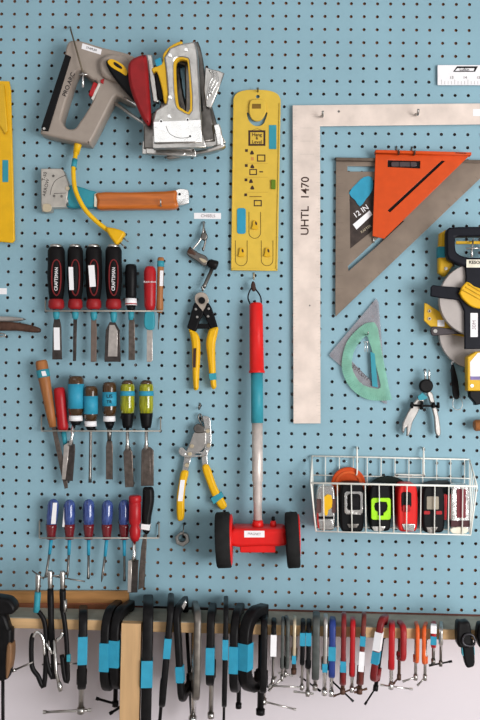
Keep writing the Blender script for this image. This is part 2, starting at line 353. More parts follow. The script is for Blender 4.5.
# ---- hammer tacker
t = thing('hammer_tacker', 'hammer tacker with grey steel head, blue tape and orange wooden grip', 'hammer tacker', 110, 198)
plate(t, 'head', [(40.8, 168.5), (61.2, 168.3), (63.6, 170.5), (69, 184.5), (66, 206.7), (51.5, 207), (51, 211), (42, 211.8), (41.2, 206.7)], 0.004, 0.026, mat('head_grey', (176, 170, 162), .4, .5), bev=0.0015)
plate(t, 'jaw', sm([(43, 204), (50.5, 204.5), (50.8, 211), (43.5, 211.6)], 2), 0.026, 0.029, TAN)
tube(t, 'engraved_arc', [(50.2, 195, .0262), (51.5, 188, .0262), (56, 180, .0262), (66, 175, .0262)], 0.0004, INK, smooth=5)
tube(t, 'engraved_line', [(54, 193.5, .0262), (66, 193, .0262)], 0.0004, INK)
text(t, 'ARROW', 46, 187.5, 3.6, 0.0262, INK, -78); text(t, 'T-50', 44.5, 176.5, 3.6, 0.0262, INK, -78)
rivets(t, [(53.2, 175.8), (54, 195.8), (61.5, 196.2)], 0.026, 1.3, DSTEEL)
rivets(t, [(67.5, 188.3)], 0.026, 2.2, TAN)
plate(t, 'tape', sm([(68.5, 185.5), (77.5, 186), (90, 190), (96.7, 192.8), (96.7, 206), (80, 207.3), (67, 206.8), (66.5, 200)], 2), 0.005, 0.024, TEAL, bev=0.003)
plate(t, 'grip', sm([(97, 192), (130, 191.6), (165, 190.6), (176, 190), (176.3, 198), (176, 207.6), (150, 208.3), (110, 208.8), (97, 208.4), (96.5, 200)], 3), 0.005, 0.03, HWOOD, bev=0.006, smooth=True)
plate(t, 'end_cap', sm([(175.5, 190), (187, 189.4), (189, 194), (189, 201), (187, 203.8), (175.5, 204.8)], 3), 0.01, 0.022, CHROME, bev=0.001)
rivets(t, [(179.5, 194)], 0.022, 1.3, BLACK)
plate(t, 'chip', [(94.3, 194), (97.4, 192.5), (97, 207), (94, 206.5)], 0.024, 0.0262, mat('cream', (220, 214, 196)))
hook(163, 206.5, 0.04, 3, 3, 'small steel hook under the wooden grip of the tacker', STEEL)
hook(72, 205.5, 0.038, 3, 3, 'small steel hook under the blue-taped neck of the tacker', STEEL)

# ================================================================ RACKS
def rack(x0, x1, y, ylu, yru, label):
    t = thing('tool_rack', label, 'rack', (x0 + x1) / 2, y, 0, 'wire racks for handled tools')
    n = 10
    for dd, nm in ((0.013, 'rear_wire'), (0.042, 'front_wire')):
        tube(t, nm, [(x0 + 1, y, dd), (x1 - 1, y, dd)], 0.0013, RACKW)
    tube(t, 'side_hook', [(x0 + .3, ylu, -.002), (x0, ylu + 2, .006), (x0, y, .011), (x0 + 1, y, .042)], 0.0014, RACKW)
    tube(t, 'side_hook', [(x1 - .3, yru, -.002), (x1, yru + 2, .006), (x1, y, .011), (x1 - 1, y, .042)], 0.0014, RACKW)
rack(45.5, 163, 311, 300, 300, 'wire rack holding the black-red handled chisels, topmost of the three racks')
rack(41.5, 160.5, 431, 415, 417, 'wire rack holding amber and yellow-green handled chisels, middle of the three racks')
rack(39.5, 159, 538, 520, 522, 'wire rack holding the blue screwdrivers, lowest of the three racks')
HD = 0.0275
GH = 'chisels in the top rack'
def big_chisel(label, x, yt, w, blade, tapey, lbl=None, blm=BLADE, hx=0, tapem=TEAL, logo=True, deep=0.0):
    t = thing('chisel', label, 'chisel', x, 311, HD, 'chisels in the top rack')
    h = w / 2; yb = 308.5
    H = lathe(t, 'handle', (x + hx, yt), (x, yb - 9), HD, [(0, h * .55), (.03, h * .85), (.09, h), (.35, h * 1.0), (.6, h * 1.05), (.85, h * .93), (1, h * .8)], mat('handle_black', (16, 14, 15), 0.55))
    lathe(t, 'strike_cap', (x + hx, yt - 1.5), (x + hx, yt + 2.2), HD, [(0, h * .62), (.3, h * .78), (1, h * .8)], STEEL)
    lathe(t, 'collar', (x, yb - 11), (x, yb + 1), HD, [(0, h * .70), (.35, h * .92), (.8, h * .95), (1, h * .7)], mat('collar_red', (142, 26, 30), .5))
    f = HD + h * K(HD)
    ovo = sm([(x + hx * .5, yt + 13), (x + h * .55, yt + 20), (x + h * .5, yt + 42), (x, yt + 50), (x - h * .55, yt + 42), (x - h * .55, yt + 20)], 4)
    ovi = sm([(x + hx * .5, yt + 14.2), (x + h * .42, yt + 20.3), (x + h * .38, yt + 41.5), (x, yt + 48.6), (x - h * .42, yt + 41.5), (x - h * .42, yt + 20.3)], 4)
    plate(H, 'red_inlay', ovo, f - .003, f + .0006, DRED, bev=0.0001, holes=[ovi])
    if logo: text(H, 'CRAFTSMAN', x, yt + 33, 3.4, f + .001, WHITE, -90, bold=0.0001, sx=.9)
    if lbl is not None: 
        L = plate(H, 'sticker', lbl, f, f + .0009, WHITE, bev=0)
    lathe(t, 'tape', (x, yb + 1), (x, yb + tapey), HD, [(0, 2.8), (.4, 3.5), (.8, 3.0), (1, 1.8)], tapem)
    plate(t, 'blade', blade, HD - .002, HD + .0022, blm, bev=0.0008)
    return t
t = big_chisel('black-red handled chisel with a white sticker on its blade, leftmost in the top rack', 56.3, 246, 17, [(54, 319), (59.5, 319), (61, 326), (61.8, 359.5), (52, 359.5), (52.8, 326)], 11, blm=BLADED)
plate(t, 'blade_sticker', [(53.6, 327.5), (59.5, 327.5), (60, 350), (54, 350)], HD + .0022, HD + .0026, WHITE, bev=0)
big_chisel('black-red handled tool with narrow dark tapered blade and white handle sticker', 75.3, 246, 15.5, [(73.2, 319), (76.8, 319), (75.8, 361), (72.8, 361)], 11, lbl=[(68.5, 267), (73, 267), (73.8, 290), (69.4, 290)], blm=BLADED, logo=False)
big_chisel('black-red handled tool with flat grey-brown blade and wide white handle sticker', 93.8, 246, 16, [(91, 319), (96, 319), (96.6, 330), (96.3, 361.8), (90.6, 361.8), (90.8, 330)], 12, lbl=[(88.2, 265.5), (94.3, 265), (95.8, 286.5), (89.8, 287)], logo=False, blm=mat('blade_brown', (112, 98, 90), .5, .5))
t = big_chisel('black-red handled chisel with the widest blade of the top rack', 113.6, 246, 16.5, [(109.5, 322), (115, 322), (119.5, 330), (120.6, 361.8), (104.3, 361.8), (105.6, 330)], 14, blm=BLADED)
plate(t, 'blade_face', [(109.5, 325), (114.5, 325), (117.5, 331), (117.3, 356.5), (107.8, 356.5), (108.8, 331)], HD + .002, HD + .0032, BLADEL, bev=0.0006)
t = thing('chisel', 'all-black handled chisel with a white and red band at its base', 'chisel', 131, 311, HD, 'chisels in the top rack')
lathe(t, 'handle', (131, 264.5), (131, 299), HD, [(0, 4.4), (.05, 5.5), (.2, 6), (.62, 5.9), (.68, 5.4), (.9, 5.6), (1, 5.2)], BLACK)
lathe(t, 'band', (131, 298.6), (131, 305.4), HD, [(0, 5.7), (1, 6)], WHITE); lathe(t, 'band', (131, 303.6), (131, 304.7), HD, [(0, 6.15), (1, 6.15)], RED)
lathe(t, 'collar', (131, 305.4), (131, 312), HD, [(0, 5), (1, 3)], BLACK); lathe(t, 'tape', (131, 310), (131, 320), HD, [(0, 3), (1, 2.6)], TEAL)
plate(t, 'blade', [(129.5, 318), (134, 318), (134.6, 324), (134.8, 360), (128.4, 360), (128.6, 324)], HD - .002, HD + .002, BLADE)
t = thing('chisel', 'red plastic handled chisel with blue tape bunched below it in the top rack', 'chisel', 150, 311, HD, 'chisels in the top rack')
lathe(t, 'handle', (150, 266.5), (150, 310.8), HD, [(0, 3.8), (.04, 5.2), (.12, 6.2), (.5, 6), (.88, 5.7), (1, 4)], RED)
text(t, 'BUCK BROS', 150, 282, 1.8, HD + .013, WHITE, 0)
plate(t, 'tape', sm([(146, 311), (152.5, 311), (154.3, 317), (153.8, 328), (149, 330), (144.5, 327), (144, 317)], 3), HD - .006, HD + .006, TEAL, bev=0.002, smooth=True)
plate(t, 'blade', [(146.8, 328), (152.4, 328), (152.6, 360), (151, 362), (146.6, 362)], HD - .002, HD + .002, BLADEL)
t = thing('awl', 'thin wooden handled awl with blue tape and white sticker, right end of top rack', 'awl', 160, 311, HD)
lathe(t, 'handle', (160.8, 257.5), (159.5, 313), HD, [(0, 2.8), (.03, 3.4), (.3, 3.3), (.7, 3.1), (.9, 3.6), (1, 2.4)], OAK)
lathe(t, 'tape', (160.8, 261), (160.6, 267), HD, [(0, 3.6), (1, 3.6)], TEAL)
plate(t, 'sticker', [(160, 270.5), (163.3, 270.5), (162.8, 286), (159.6, 286)], HD + .0055, HD + .0067, WHITE, bev=0)
lathe(t, 'shaft', (159.3, 313), (158.2, 329.5), HD, [(0, 1.1), (1, .5)], DSTEEL)

# ---- row two
G2 = 'chisels in the middle rack'
t = thing('file', 'leaning file with long bare wooden handle and teal tape near its top', 'file', 48, 395, HD)
lathe(t, 'handle', (41, 360.5), (53, 427), HD, [(0, 5), (.03, 6), (.25, 6.1), (.5, 5.2), (.8, 4.6), (1, 3.6)], OAK)
lathe(t, 'tape', (42.5, 369.8), (43.9, 377.4), HD, [(0, 6.5), (1, 6.35)], TEAL)
plate(t, 'white_mark', [(41.2, 371.4), (45.2, 370.8), (46.6, 375.6), (42.4, 376.2)], HD + .012, HD + .0136, WHITE, bev=0)
plate(t, 'blade', [(51, 425), (55.3, 425), (63, 458), (67.3, 480), (67.7, 488), (64.5, 489), (59, 465)], HD - .005, HD - .0015, BLADE)
t = thing('screwdriver', 'red handled driver leaning beside the bare wooden file handle', 'screwdriver', 60, 410, HD)
lathe(t, 'handle', (59.2, 387.5), (63.4, 431.5), HD - .004, [(0, 4.2), (.05, 5.6), (.25, 5.9), (.7, 5.2), (.9, 5.6), (1, 4)], RED)
lathe(t, 'tape', (63.4, 431), (65.6, 446), HD - .008, [(0, 2.8), (1, 2.2)], TEAL)
lathe(t, 'shaft', (65.6, 446), (67, 483), HD - .010, [(0, 1.4), (1, 1.1)], DSTEEL)
def amber(label, x, yt, w, t0, t1, b0, yb, hm=AMBER, top=0):
    t = thing('chisel', label, 'chisel', x, 431, HD, G2); h = w / 2
    lathe(t, 'handle', (x, yt), (x, b0 + 1.5), HD, [(0, h * .72), (.03, h * .9), (.1, h), (.8, h), (1, h * .8)], hm)
    lathe(t, 'tape', (x, t0), (x, t1), HD, [(0, h * 1.03), (1, h * 1.03)], TAPE)
    lathe(t, 'band', (x - .2, b0 + 1), (x - .2, b0 + 6.3), HD, [(0, h * .86), (1, h * .88)], WHITE)
    lathe(t, 'collar', (x, b0 + 6.5), (x, yb), HD, [(0, h * .75), (1, h * .5)], BLACK); return t
t = amber('amber handled chisel with large blue tape and skewed bright blade, near the file', 76, 376, 16, 384, 408.5, 414.5, 425)
lathe(t, 'shank', (74, 424), (70.5, 446), HD, [(0, 2), (.6, 1.7), (1, 3)], CHROME)
plate(t, 'blade', [(69, 443), (74.7, 444.4), (75, 450), (72.5, 481), (64.5, 481)], HD - .002, HD + .002, BLADED)
plate(t, 'bevel_face', [(63.8, 445), (69.5, 442.5), (65.4, 479.5), (61.6, 479.5)], HD - .001, HD + .003, BLADEL)
t = amber('short amber handled chisel with blue tape and thin round shaft', 90.8, 386, 14, 396, 414, 420, 430)
lathe(t, 'shaft', (90.8, 429), (90, 482.5), HD, [(0, 1.8), (.05, 1.4), (.9, 1.5), (1, 1.8)], DSTEEL)
t = amber('amber handled chisel whose blue tape carries ink marks, centre of the middle rack', 109.5, 382, 14, 392, 406, 415, 428)
text(t, 'US', 109.5, 396.5, 4, HD + .0145, INK, 0); text(t, 'TR', 109.3, 402, 3.4, HD + .0145, INK, 0)
lathe(t, 'shank', (109.5, 427), (109.3, 441), HD, [(0, 2.6), (1, 2)], DSTEEL)
plate(t, 'blade', [(106.8, 441), (111.8, 441), (112.7, 447), (112.5, 479.5), (105.8, 479.5), (105.8, 447)], HD - .002, HD + .002, BLADE)
def ygreen(label, x, bl, dark=None):
    t = thing('chisel', label, 'chisel', x, 431, HD, G2); h = 7.2
    lathe(t, 'handle', (x, 384), (x, 413), HD, [(0, h * .9), (.1, h), (.8, h), (1, h * .93)], GREENY)
    lathe(t, 'top_cap', (x, 380), (x, 385.5), HD, [(0, h * .5), (.3, h * .78), (1, h * .93)], AMBER)
    lathe(t, 'tape', (x, 391), (x, 395.8), HD, [(0, h * 1.03), (1, h * 1.03)], TAPE)
    lathe(t, 'collar', (x, 412), (x, 428), HD, [(0, h * .93), (.2, h * .9), (.8, h * .72), (1, h * .6)], BLACK)
    lathe(t, 'shank', (x, 427), (x, 450), HD, [(0, 1.7), (.7, 1.7), (1, 3)], STEEL)
    plate(t, 'blade', bl, HD - .002, HD + .0022, BLADE, bev=0.001); return t
ygreen('yellow-green and black handled chisel whose blade end is worn uneven', 127.5, [(126.5, 447), (130, 447), (132.4, 453), (133.6, 487), (125, 487.5), (123.2, 452)])
t = ygreen('yellow-green and black handled chisel with the broad square blade, right end of middle rack', 146.3, [(144, 447), (150, 447), (153.5, 450.5), (153.6, 486), (140.8, 486), (141.3, 450.5)])
plate(t, 'blade_face', [(143.5, 451), (150, 451), (150.8, 485.5), (143.3, 485.5)], HD + .002, HD + .0034, BLADE, bev=0.0006)

# ---- row three
def blue_driver(label, x, yt, x2, y2, tip='flat', hx=None):
    t = thing('screwdriver', label, 'screwdriver', x, 538, HD, 'blue screwdrivers in the lowest rack'); h = 5.9; hx = x if hx is None else hx
    lathe(t, 'handle', (hx, yt), (x, 525), HD, [(0, 1.6), (.03, 3.2), (.1, 5), (.22, h), (.7, h), (1, h * .9)], BLUEH, seg=10)
    lathe(t, 'collar', (x, 524), (x, 539), HD, [(0, h * .93), (.2, h * .95), (.75, h * .75), (1, h * .8)], RRED, seg=10)
    lathe(t, 'tape', (x, 539), (x + (x2 - x) * .33, 539 + (y2 - 539) * .4), HD, [(0, 1.8), (1, 1.6)], TAPE)
    lathe(t, 'shaft', (x + (x2 - x) * .3, 539 + (y2 - 539) * .35), (x2, y2), HD, [(0, 1.2), (.8, 1.15), (.92, 1.6 if tip == 'flat' else .8), (1, 1.4 if tip == 'flat' else .3)], DSTEEL)
    return t
t = blue_driver('blue screwdriver with a white sticker on its handle, leftmost in the lowest rack', 51.3, 499, 45.8, 577, hx=53.8)
plate(t, 'sticker', [(53, 502.8), (57, 502.8), (55.6, 524), (51, 524)], HD + .0108, HD + .012, WHITE, bev=0)
t = blue_driver('blue screwdriver with a narrow white strip on its left edge', 69.5, 499.5, 67.5, 578, 'point')
plate(t, 'sticker', [(64.3, 505), (66.6, 505), (65.4, 527), (62.3, 527)], HD + .004, HD + .006, WHITE, bev=0)
blue_driver('plain unmarked blue screwdriver with straight shaft, third from left in the lowest rack', 88.7, 499, 88.3, 579)
blue_driver('blue screwdriver in the lowest rack whose shaft ends in a slanted point', 106.8, 500, 101.5, 582, 'point', hx=107.8)
blue_driver('blue screwdriver partly hidden behind the red handled chisel', 124.3, 499.5, 124.5, 581)
t = thing('chisel', 'red handled chisel with short bright blade in the lowest rack', 'chisel', 135, 538, HD)
lathe(t, 'handle', (135, 495.5), (135, 541), HD + .014, [(0, 5.3), (.03, 6.2), (.14, 6.3), (.16, 5.4), (.18, 6), (.58, 6.1), (.66, 4.2), (.76, 5.7), (.9, 5.4), (1, 3.4)], RED)
lathe(t, 'shank', (134.3, 541), (133.8, 561), HD + .012, [(0, 1.8), (.7, 1.8), (1, 3)], CHROME)
plate(t, 'blade', [(129, 560), (138.5, 560), (137.2, 592.5), (128, 593)], HD + .009, HD + .0135, BLADED)
plate(t, 'bevel_face', [(128, 561), (132, 560), (131, 592.5), (127.5, 592.5)], HD + .012, HD + .015, BLADEL)
t = thing('chisel', 'black handled chisel with white band and leaning blade, right end of lowest rack', 'chisel', 147, 538, HD)
plate(t, 'handle', sm([(142.5, 489), (147, 487.6), (152.5, 489), (153.3, 502), (150.5, 518), (148.8, 533), (145, 534.6), (141.8, 530), (141.3, 515), (142, 500)], 3), HD - .010, HD + .010, BLACKP, bev=0.006, smooth=True)
plate(t, 'band', [(141, 523.8), (149.8, 525), (149.2, 530.6), (140.6, 529.4)], HD - .01, HD + .0108, WHITE)
plate(t, 'blade', [(143.5, 534), (147, 535), (146.4, 545), (145.6, 560), (144.3, 587), (138, 590), (138.6, 575), (141, 548)], HD - .002, HD + .003, BLADE)

# ================================================================ CENTRE COLUMN
def flatlabel(pts, label, s=None, tx=None, h=3, d=0.0006, ang=0):
    t = plate(None, 'paper_label', pts, 0.0001, d, WHITE, bev=0); tag(t, label, 'label')
    if s: text(t, s, tx[0], tx[1], h, d + .0002, mat('label_ink', (120, 100, 104)), ang)
flatlabel([(194, 212.8), (221, 213), (221, 219), (194, 218.8)], 'narrow white paper label above the small metal coping frame', 'CHISELS', (208, 216), 3.0)
flatlabel([(-12, 288), (6.8, 288.2), (6.8, 294.3), (-12, 294)], 'small white paper label on the pegboard at the left picture edge')
t = thing('coping_clamp', 'small dark metal chain tool of linked arms below the white paper label', 'tool', 203, 250)
tube(t, 'loop', [(203.5, 222, .002), (203.6, 228, .012), (202, 236, .014), (198, 243, .014), (190, 252, .014)], 0.0022, STEEL, smooth=4)
tube(t, 'loop', [(203.6, 228, .012), (206, 236, .014), (205, 243, .014), (203, 251, .014)], 0.002, DSTEEL, smooth=4)
plate(t, 'knuckle', sm([(201.5, 233), (206, 232.5), (207.5, 237), (204.5, 240.5), (201, 238)], 3), .008, .018, DSTEEL, bev=.002)
lathe(t, 'arm', (188, 250.5), (203, 259), .014, [(0, 3), (.1, 4), (.5, 3.5), (.6, 2.6), (1, 3)], RUST, seg=10)
plate(t, 'body', sm([(186.5, 254), (191, 248), (197, 252), (206, 256), (208, 262), (204, 266), (197, 261)], 3), .006, .02, DSTEEL, bev=.002)
plate(t, 'window', sm([(199, 258), (205, 259.5), (206.5, 262), (203, 262.5)], 3), .02, .0212, TAN)
lathe(t, 'knob', (208, 262.5), (217.5, 266), .016, [(0, 3), (.2, 4.3), (.9, 4.8), (1, 3.5)], BLACKP, seg=12)
lathe(t, 'rod', (212.5, 268), (203.5, 288), .016, [(0, 2), (.85, 1.9), (.9, 2.4), (1, 1.5)], DSTEEL, seg=10)

t = thing('cable_cutter', 'cable cutters with black jaws and smooth yellow handles', 'cable cutter', 202, 300)
V = lambda u, v: (170 + u / 6, 280 + v / 6)
def VV(pts): return [V(*p) for p in pts]
plate(t, 'jaw', sm(VV([(150, 95), (170, 76), (200, 74), (222, 90), (232, 125), (215, 165), (195, 200), (170, 160), (150, 130)]), 3), .008, .018, mat('jaw_grey', (176, 164, 152), .4, .6), bev=.001)
plate(t, 'cutter_arm', sm(VV([(150, 135), (178, 165), (200, 200), (175, 250), (158, 300), (140, 305), (105, 286), (118, 230), (135, 165)]), 3), .007, .021, BLACK, bev=.002)
plate(t, 'cutter_arm', sm(VV([(226, 135), (250, 170), (282, 270), (280, 285), (248, 292), (232, 270), (212, 225), (195, 195), (210, 165)]), 3), .006, .0195, BLACK, bev=.002)
plate(t, 'stop_bar', VV([(155, 262), (240, 262), (236, 290), (160, 292)]), .008, .018, BLACK)
plate(t, 'pivot', circ(*V(190, 122), 3.4), .018, .024, BLACK)
rivets(t, VV([(163, 222), (228, 218), (232, 172), (155, 175)]), .021, 1.3)
plate(t, 'handle', sm(VV([(110, 292), (135, 300), (162, 318), (178, 360), (180, 450), (172, 600), (170, 650), (155, 662), (140, 650), (133, 540), (130, 400), (120, 330)]), 3), .006, .022, YELLOWB, bev=.005, smooth=True)
plate(t, 'handle', sm(VV([(287, 280), (282, 330), (270, 400), (275, 600), (277, 640), (262, 656), (245, 640), (235, 570), (222, 450), (215, 380), (225, 320), (240, 292)]), 3), .006, .022, YELLOWB, bev=.005, smooth=True)
plate(t, 'tape', VV([(232, 562), (275, 558), (277, 598), (238, 602)]), .0055, .0228, TEAL)
plate(t, 'decal', VV([(140, 410), (158, 408), (154, 525), (137, 525)]), .022, .0224, INKB, bev=0)
hook(203.5, 291, 0.03, 1, 3, 'small steel hook above the cable cutters', STEEL)

t = thing('cable_puller', 'silver cable pulling pliers with yellow dipped handles and a slotted arm', 'pliers', 200, 440)
def WV(pts): return [(160 + u / 4.5, 400 + v / 4.5) for u, v in pts]
hook(200, 408, .03, 1, 3, 'small steel hook above the silver cable pulling pliers', DSTEEL)
plate(t, 'right_jaw', sm(WV([(192, 74), (222, 78), (228, 110), (231, 200), (213, 250), (216, 300), (195, 306), (187, 265), (190, 235), (202, 205), (198, 110)]), 3), .006, .014, CHROME, bev=.001)
plate(t, 'left_jaw', sm(WV([(155, 145), (200, 136), (206, 190), (190, 225), (150, 250), (140, 262), (112, 258), (125, 215), (140, 180)]), 3), .010, .018, mat('satin', (176, 172, 168), .35, .8), bev=.001)
plate(t, 'slotted_arm', sm(WV([(88, 216), (84, 238), (108, 256), (180, 256), (212, 244), (208, 222), (185, 234), (122, 230), (105, 215)]), 3), .016, .021, CHROME, bev=.001, holes=[sm(WV([(122, 238), (180, 242), (180, 248), (122, 248)]), 2)])
plate(t, 'shank', WV([(110, 255), (140, 258), (124, 325), (99, 322)]), .008, .015, CHROME)
plate(t, 'spring', sm(WV([(150, 125), (165, 108), (185, 112), (204, 130), (200, 146), (160, 148)]), 3), .012, .022, DSTEEL, bev=.002)
tube(t, 'hanging_loop', [(*p, .01) for p in WV([(188, 112), (178, 95), (172, 75), (180, 62), (187, 75), (190, 100)])], .0013, DSTEEL, smooth=3)
L = plate(t, 'handle', sm(WV([(96, 320), (127, 324), (116, 380), (109, 440), (108, 525), (95, 545), (76, 535), (74, 440), (84, 370)]), 3), .006, .019, YELLOWB, bev=.004, smooth=True)
plate(t, 'sticker', WV([(92, 360), (112, 360), (102, 455), (80, 455)]), .019, .0194, WHITE, bev=0)
plate(t, 'handle', sm(WV([(188, 302), (219, 294), (245, 365), (262, 405), (298, 468), (296, 486), (272, 494), (240, 445), (215, 385)]), 3), .006, .019, YELLOWB, bev=.004, smooth=True)
plate(t, 'tape', WV([(228, 442), (275, 414), (286, 436), (242, 470)]), .0055, .0198, TEAL)
rivets(t, WV([(143, 208), (218, 205), (134, 243), (120, 294), (215, 140)]), .02, 2.1, TAN)
# nut
t = thing('hex_nut', 'large steel hex nut hanging alone on a small wire', 'nut', 182, 539)
plate(t, 'nut_body', [(182 + 7.6 * math.cos(math.radians(60 * k + 20)), 539.5 + 7.6 * math.sin(math.radians(60 * k + 20))) for k in range(6)], .003, .016, mat('zinc', (150, 148, 144), .4, .8), bev=.0015, holes=[circ(181.8, 538.6, 3.7)])
tube(t, 'hanging_wire', [(183.6, 523, -.001), (183.6, 525, .008), (183.2, 534, .018), (182.4, 537, .01)], .0011, DSTEEL)

# ---- magnetic sweeper
t = thing('magnetic_sweeper', 'red two-wheeled magnetic sweeper with long silver pole and red grip', 'sweeper', 257, 540)
def pd(y): return .026 + (y - 300) / 240 * .026
lathe(t, 'grip', (256, 303, pd(303)), (256.8, 373, pd(373)), 0, [(0, 5.2), (.03, 6.6), (.5, 6.9), (.96, 7.2), (.97, 7.9), (1, 7.9)], BRED)
lathe(t, 'tape_sleeve', (256.8, 372, pd(372)), (257.2, 423, pd(423)), 0, [(0, 6), (1, 6)], TEAL)
lathe(t, 'pole', (257.2, 422, pd(422)), (257.8, 524, pd(524)), 0, [(0, 5.4), (.58, 5.3), (.59, 4.7), (.78, 4.6), (.79, 4.1), (1, 4.1)], mat('pole_alu', (200, 190, 184), .4, .3))
lathe(t, 'collar', (257.8, 520, .052), (257.8, 530, .052), 0, [(0, 4.8), (.3, 5.3), (1, 6.2)], BRED)
plate(t, 'housing', sm([(230, 530.5), (250, 529), (268, 529), (284.5, 529.5), (286, 536), (285.5, 546), (260, 546.6), (231, 546.4)], 3), .02, .082, BRED, bev=.006, smooth=True)
plate(t, 'magnet_tray', rnd(240, 543, 275.5, 552.8, 1.2), .025, .076, BRED, bev=.002)
l = rect(t, 'sticker', 244.2, 530.8, 264.5, 537.4, .082, .0825, WHITE, bev=0); text(l, 'MAGNET', 254.3, 534, 2.4, .0827, mat('label_ink', (1, 1, 1)), 1)
lathe(t, 'knob', (273.2, 530, .052), (273.2, 520.5, .052), 0, [(0, 3.2), (.8, 3), (1, 2.2)], BRED)
lathe(t, 'knob_stem', (273.2, 521, .052), (273.2, 516.5, .052), 0, [(0, 2), (1, 1.4)], BLACK)
WR = [(0, 20), (.02, 25), (.1, 26.6), (.9, 26.6), (.98, 25.6), (1, 20)]
for a, b in ((216, 231), (285.8, 299)):
    wl = lathe(t, 'wheel', (a, 540.2, .053), (b, 539.6, .053), 0, WR, BRUB, seg=40)
    h0, h1 = (229.5, 232.6) if a < 250 else (297.5, 299.6)
    lathe(wl, 'hub', (h0, 540, .053), (h1, 540, .053), 0, [(0, 24.6), (.7, 24.6), (1, 22)], BRED, seg=40)
tube(t, 'hanging_cord', [(250.2, 304, .022), (248, 298, .02), (249.3, 292, .02), (252.7, 287, .02), (257, 291, .02), (260.6, 297, .02), (261.3, 304, .022)], .0014, NAVYB, smooth=4)
plate(t, 'knot', sm([(250.8, 286), (252.5, 281), (255, 283), (255.6, 290), (252.5, 291)], 3), .014, .024, INKB, bev=.003)
hook(254, 278, .026, 3, 2, 'small tan hook holding the cord of the red sweeper', TAN)

# ---- yellow template
t = thing('level_template', 'tall yellow hanging template with black frame symbols and teal tape', 'template', 256, 97)
outl = [(231, 270)] + smo([(233.2, 103), (233.6, 98), (237, 93), (245, 90.2), (257, 89.6), (269, 90.5), (277, 93.6), (280.3, 98.5), (280.7, 103)], 4) + [(277.6, 270.5)]
cres = [(246.8, 113), (248.5, 120), (253, 125), (259, 126), (264, 123), (267.4, 113), (265.5, 113), (262, 119.5), (257, 121.5), (252, 119.5), (249, 113)]
YT = mat('template_yellow', (208, 174, 66), .45, var=.04)
plate(t, 'panel', outl, .004, .0065, YT, bev=.0005, holes=[sm(cres, 2), circ(257.7, 96.5, 1.9, 12)])
for e in ([(231, 270), (233.2, 103), (234.6, 103), (232.6, 270)], [(279.2, 103), (280.7, 103), (277.6, 270.5), (276, 270.5)], [(231, 268), (277.6, 268.5), (277.6, 270.6), (231, 270.3)]): plate(t, 'rim', e, .002, .0085, YT)
plate(t, 'tongue', sm([(249.3, 104), (252, 99.5), (263, 99.5), (266, 104), (265.6, 113), (262, 119), (257, 121), (252, 119), (249.2, 113)], 3), .0065, .0115, YT, bev=.0015, holes=[])
rect(t, 'tongue_mark', 252, 103.8, 261, 108.6, .0115, .0118, mat('brown_mark', (122, 92, 30)), bev=0)
def frame(x0, y0, x1, y1, w, nm='printed_frame', d=.0066, m=INKB): return plate(t, nm, [(x0, y0), (x1, y0), (x1, y1), (x0, y1)], d, d + .0003, m, bev=0, holes=[[(x0 + w, y0 + w), (x1 - w, y0 + w), (x1 - w, y1 - w), (x0 + w, y1 - w)]])
frame(248.4, 130.3, 265.4, 145.8, 1.9)
for s_, yy in (('Hang', 134.7), ('&', 138.2), ('Level', 142)): text(t, s_, 256.9, yy, 3.6 if s_ != '&' else 3, .0068, INKB, 0, bold=.00012)
tube(t, 'printed_wire', [(252, 130.4, .0068), (257, 128.6, .0068), (262, 130.4, .0068)], .0003, INKB)
plate(t, 'tape', rnd(269, 125, 276.4, 149, .5), .0066, .0075, TEAL, bev=.0002)
plate(t, 'tape', rnd(237, 208, 245.8, 233.8, 2.5), .0066, .0078, TAPE, bev=.0004)
plate(t, 'level_vial', rnd(271, 179.5, 275.6, 189, .6), .0066, .010, mat('vial_green', (96, 124, 20), .2, coat=.6), bev=.001)
for bx, by in ((246.5, 150.5), (246.3, 165.5), (246, 179.8), (245.7, 194.8)): rect(t, 'printed_step', bx - 1.4, by - 1.4, bx + 1.4, by + 1.4, .0066, .0069, INKB, bev=0)
for bx, by in ((252, 152.5), (252.3, 166.3), (251, 181), (252.3, 187.5)): plate(t, 'printed_icon', sm([(bx - 2, by + 1.6), (bx, by - 2.2), (bx + 2, by + 1.6)], 3), .0066, .0069, INKB, bev=0)
frame(257, 154.5, 265.4, 161.6, 1.1); frame(249.4, 169, 257, 175, 1.0); frame(253.8, 200, 261.8, 206.3, 1.1)
rect(t, 'printed_icon', 251, 157, 253.8, 160.5, .0066, .0069, mat('pinkish', (190, 130, 70)), bev=0)
rect(t, 'printed_icon', 259.5, 171.2, 263, 172.4, .0066, .0069, INKB, bev=0)
rect(t, 'printed_icon', 249.5, 196.2, 261.5, 197, .0066, .0069, mat('brown_mark', (1, 1, 1)), bev=0)
for yy in (163, 177, 192): rect(t, 'printed_rule', 246, yy, 268, yy + .45, .0066, .0068, mat('faint_mark', (184, 150, 60)), bev=0)
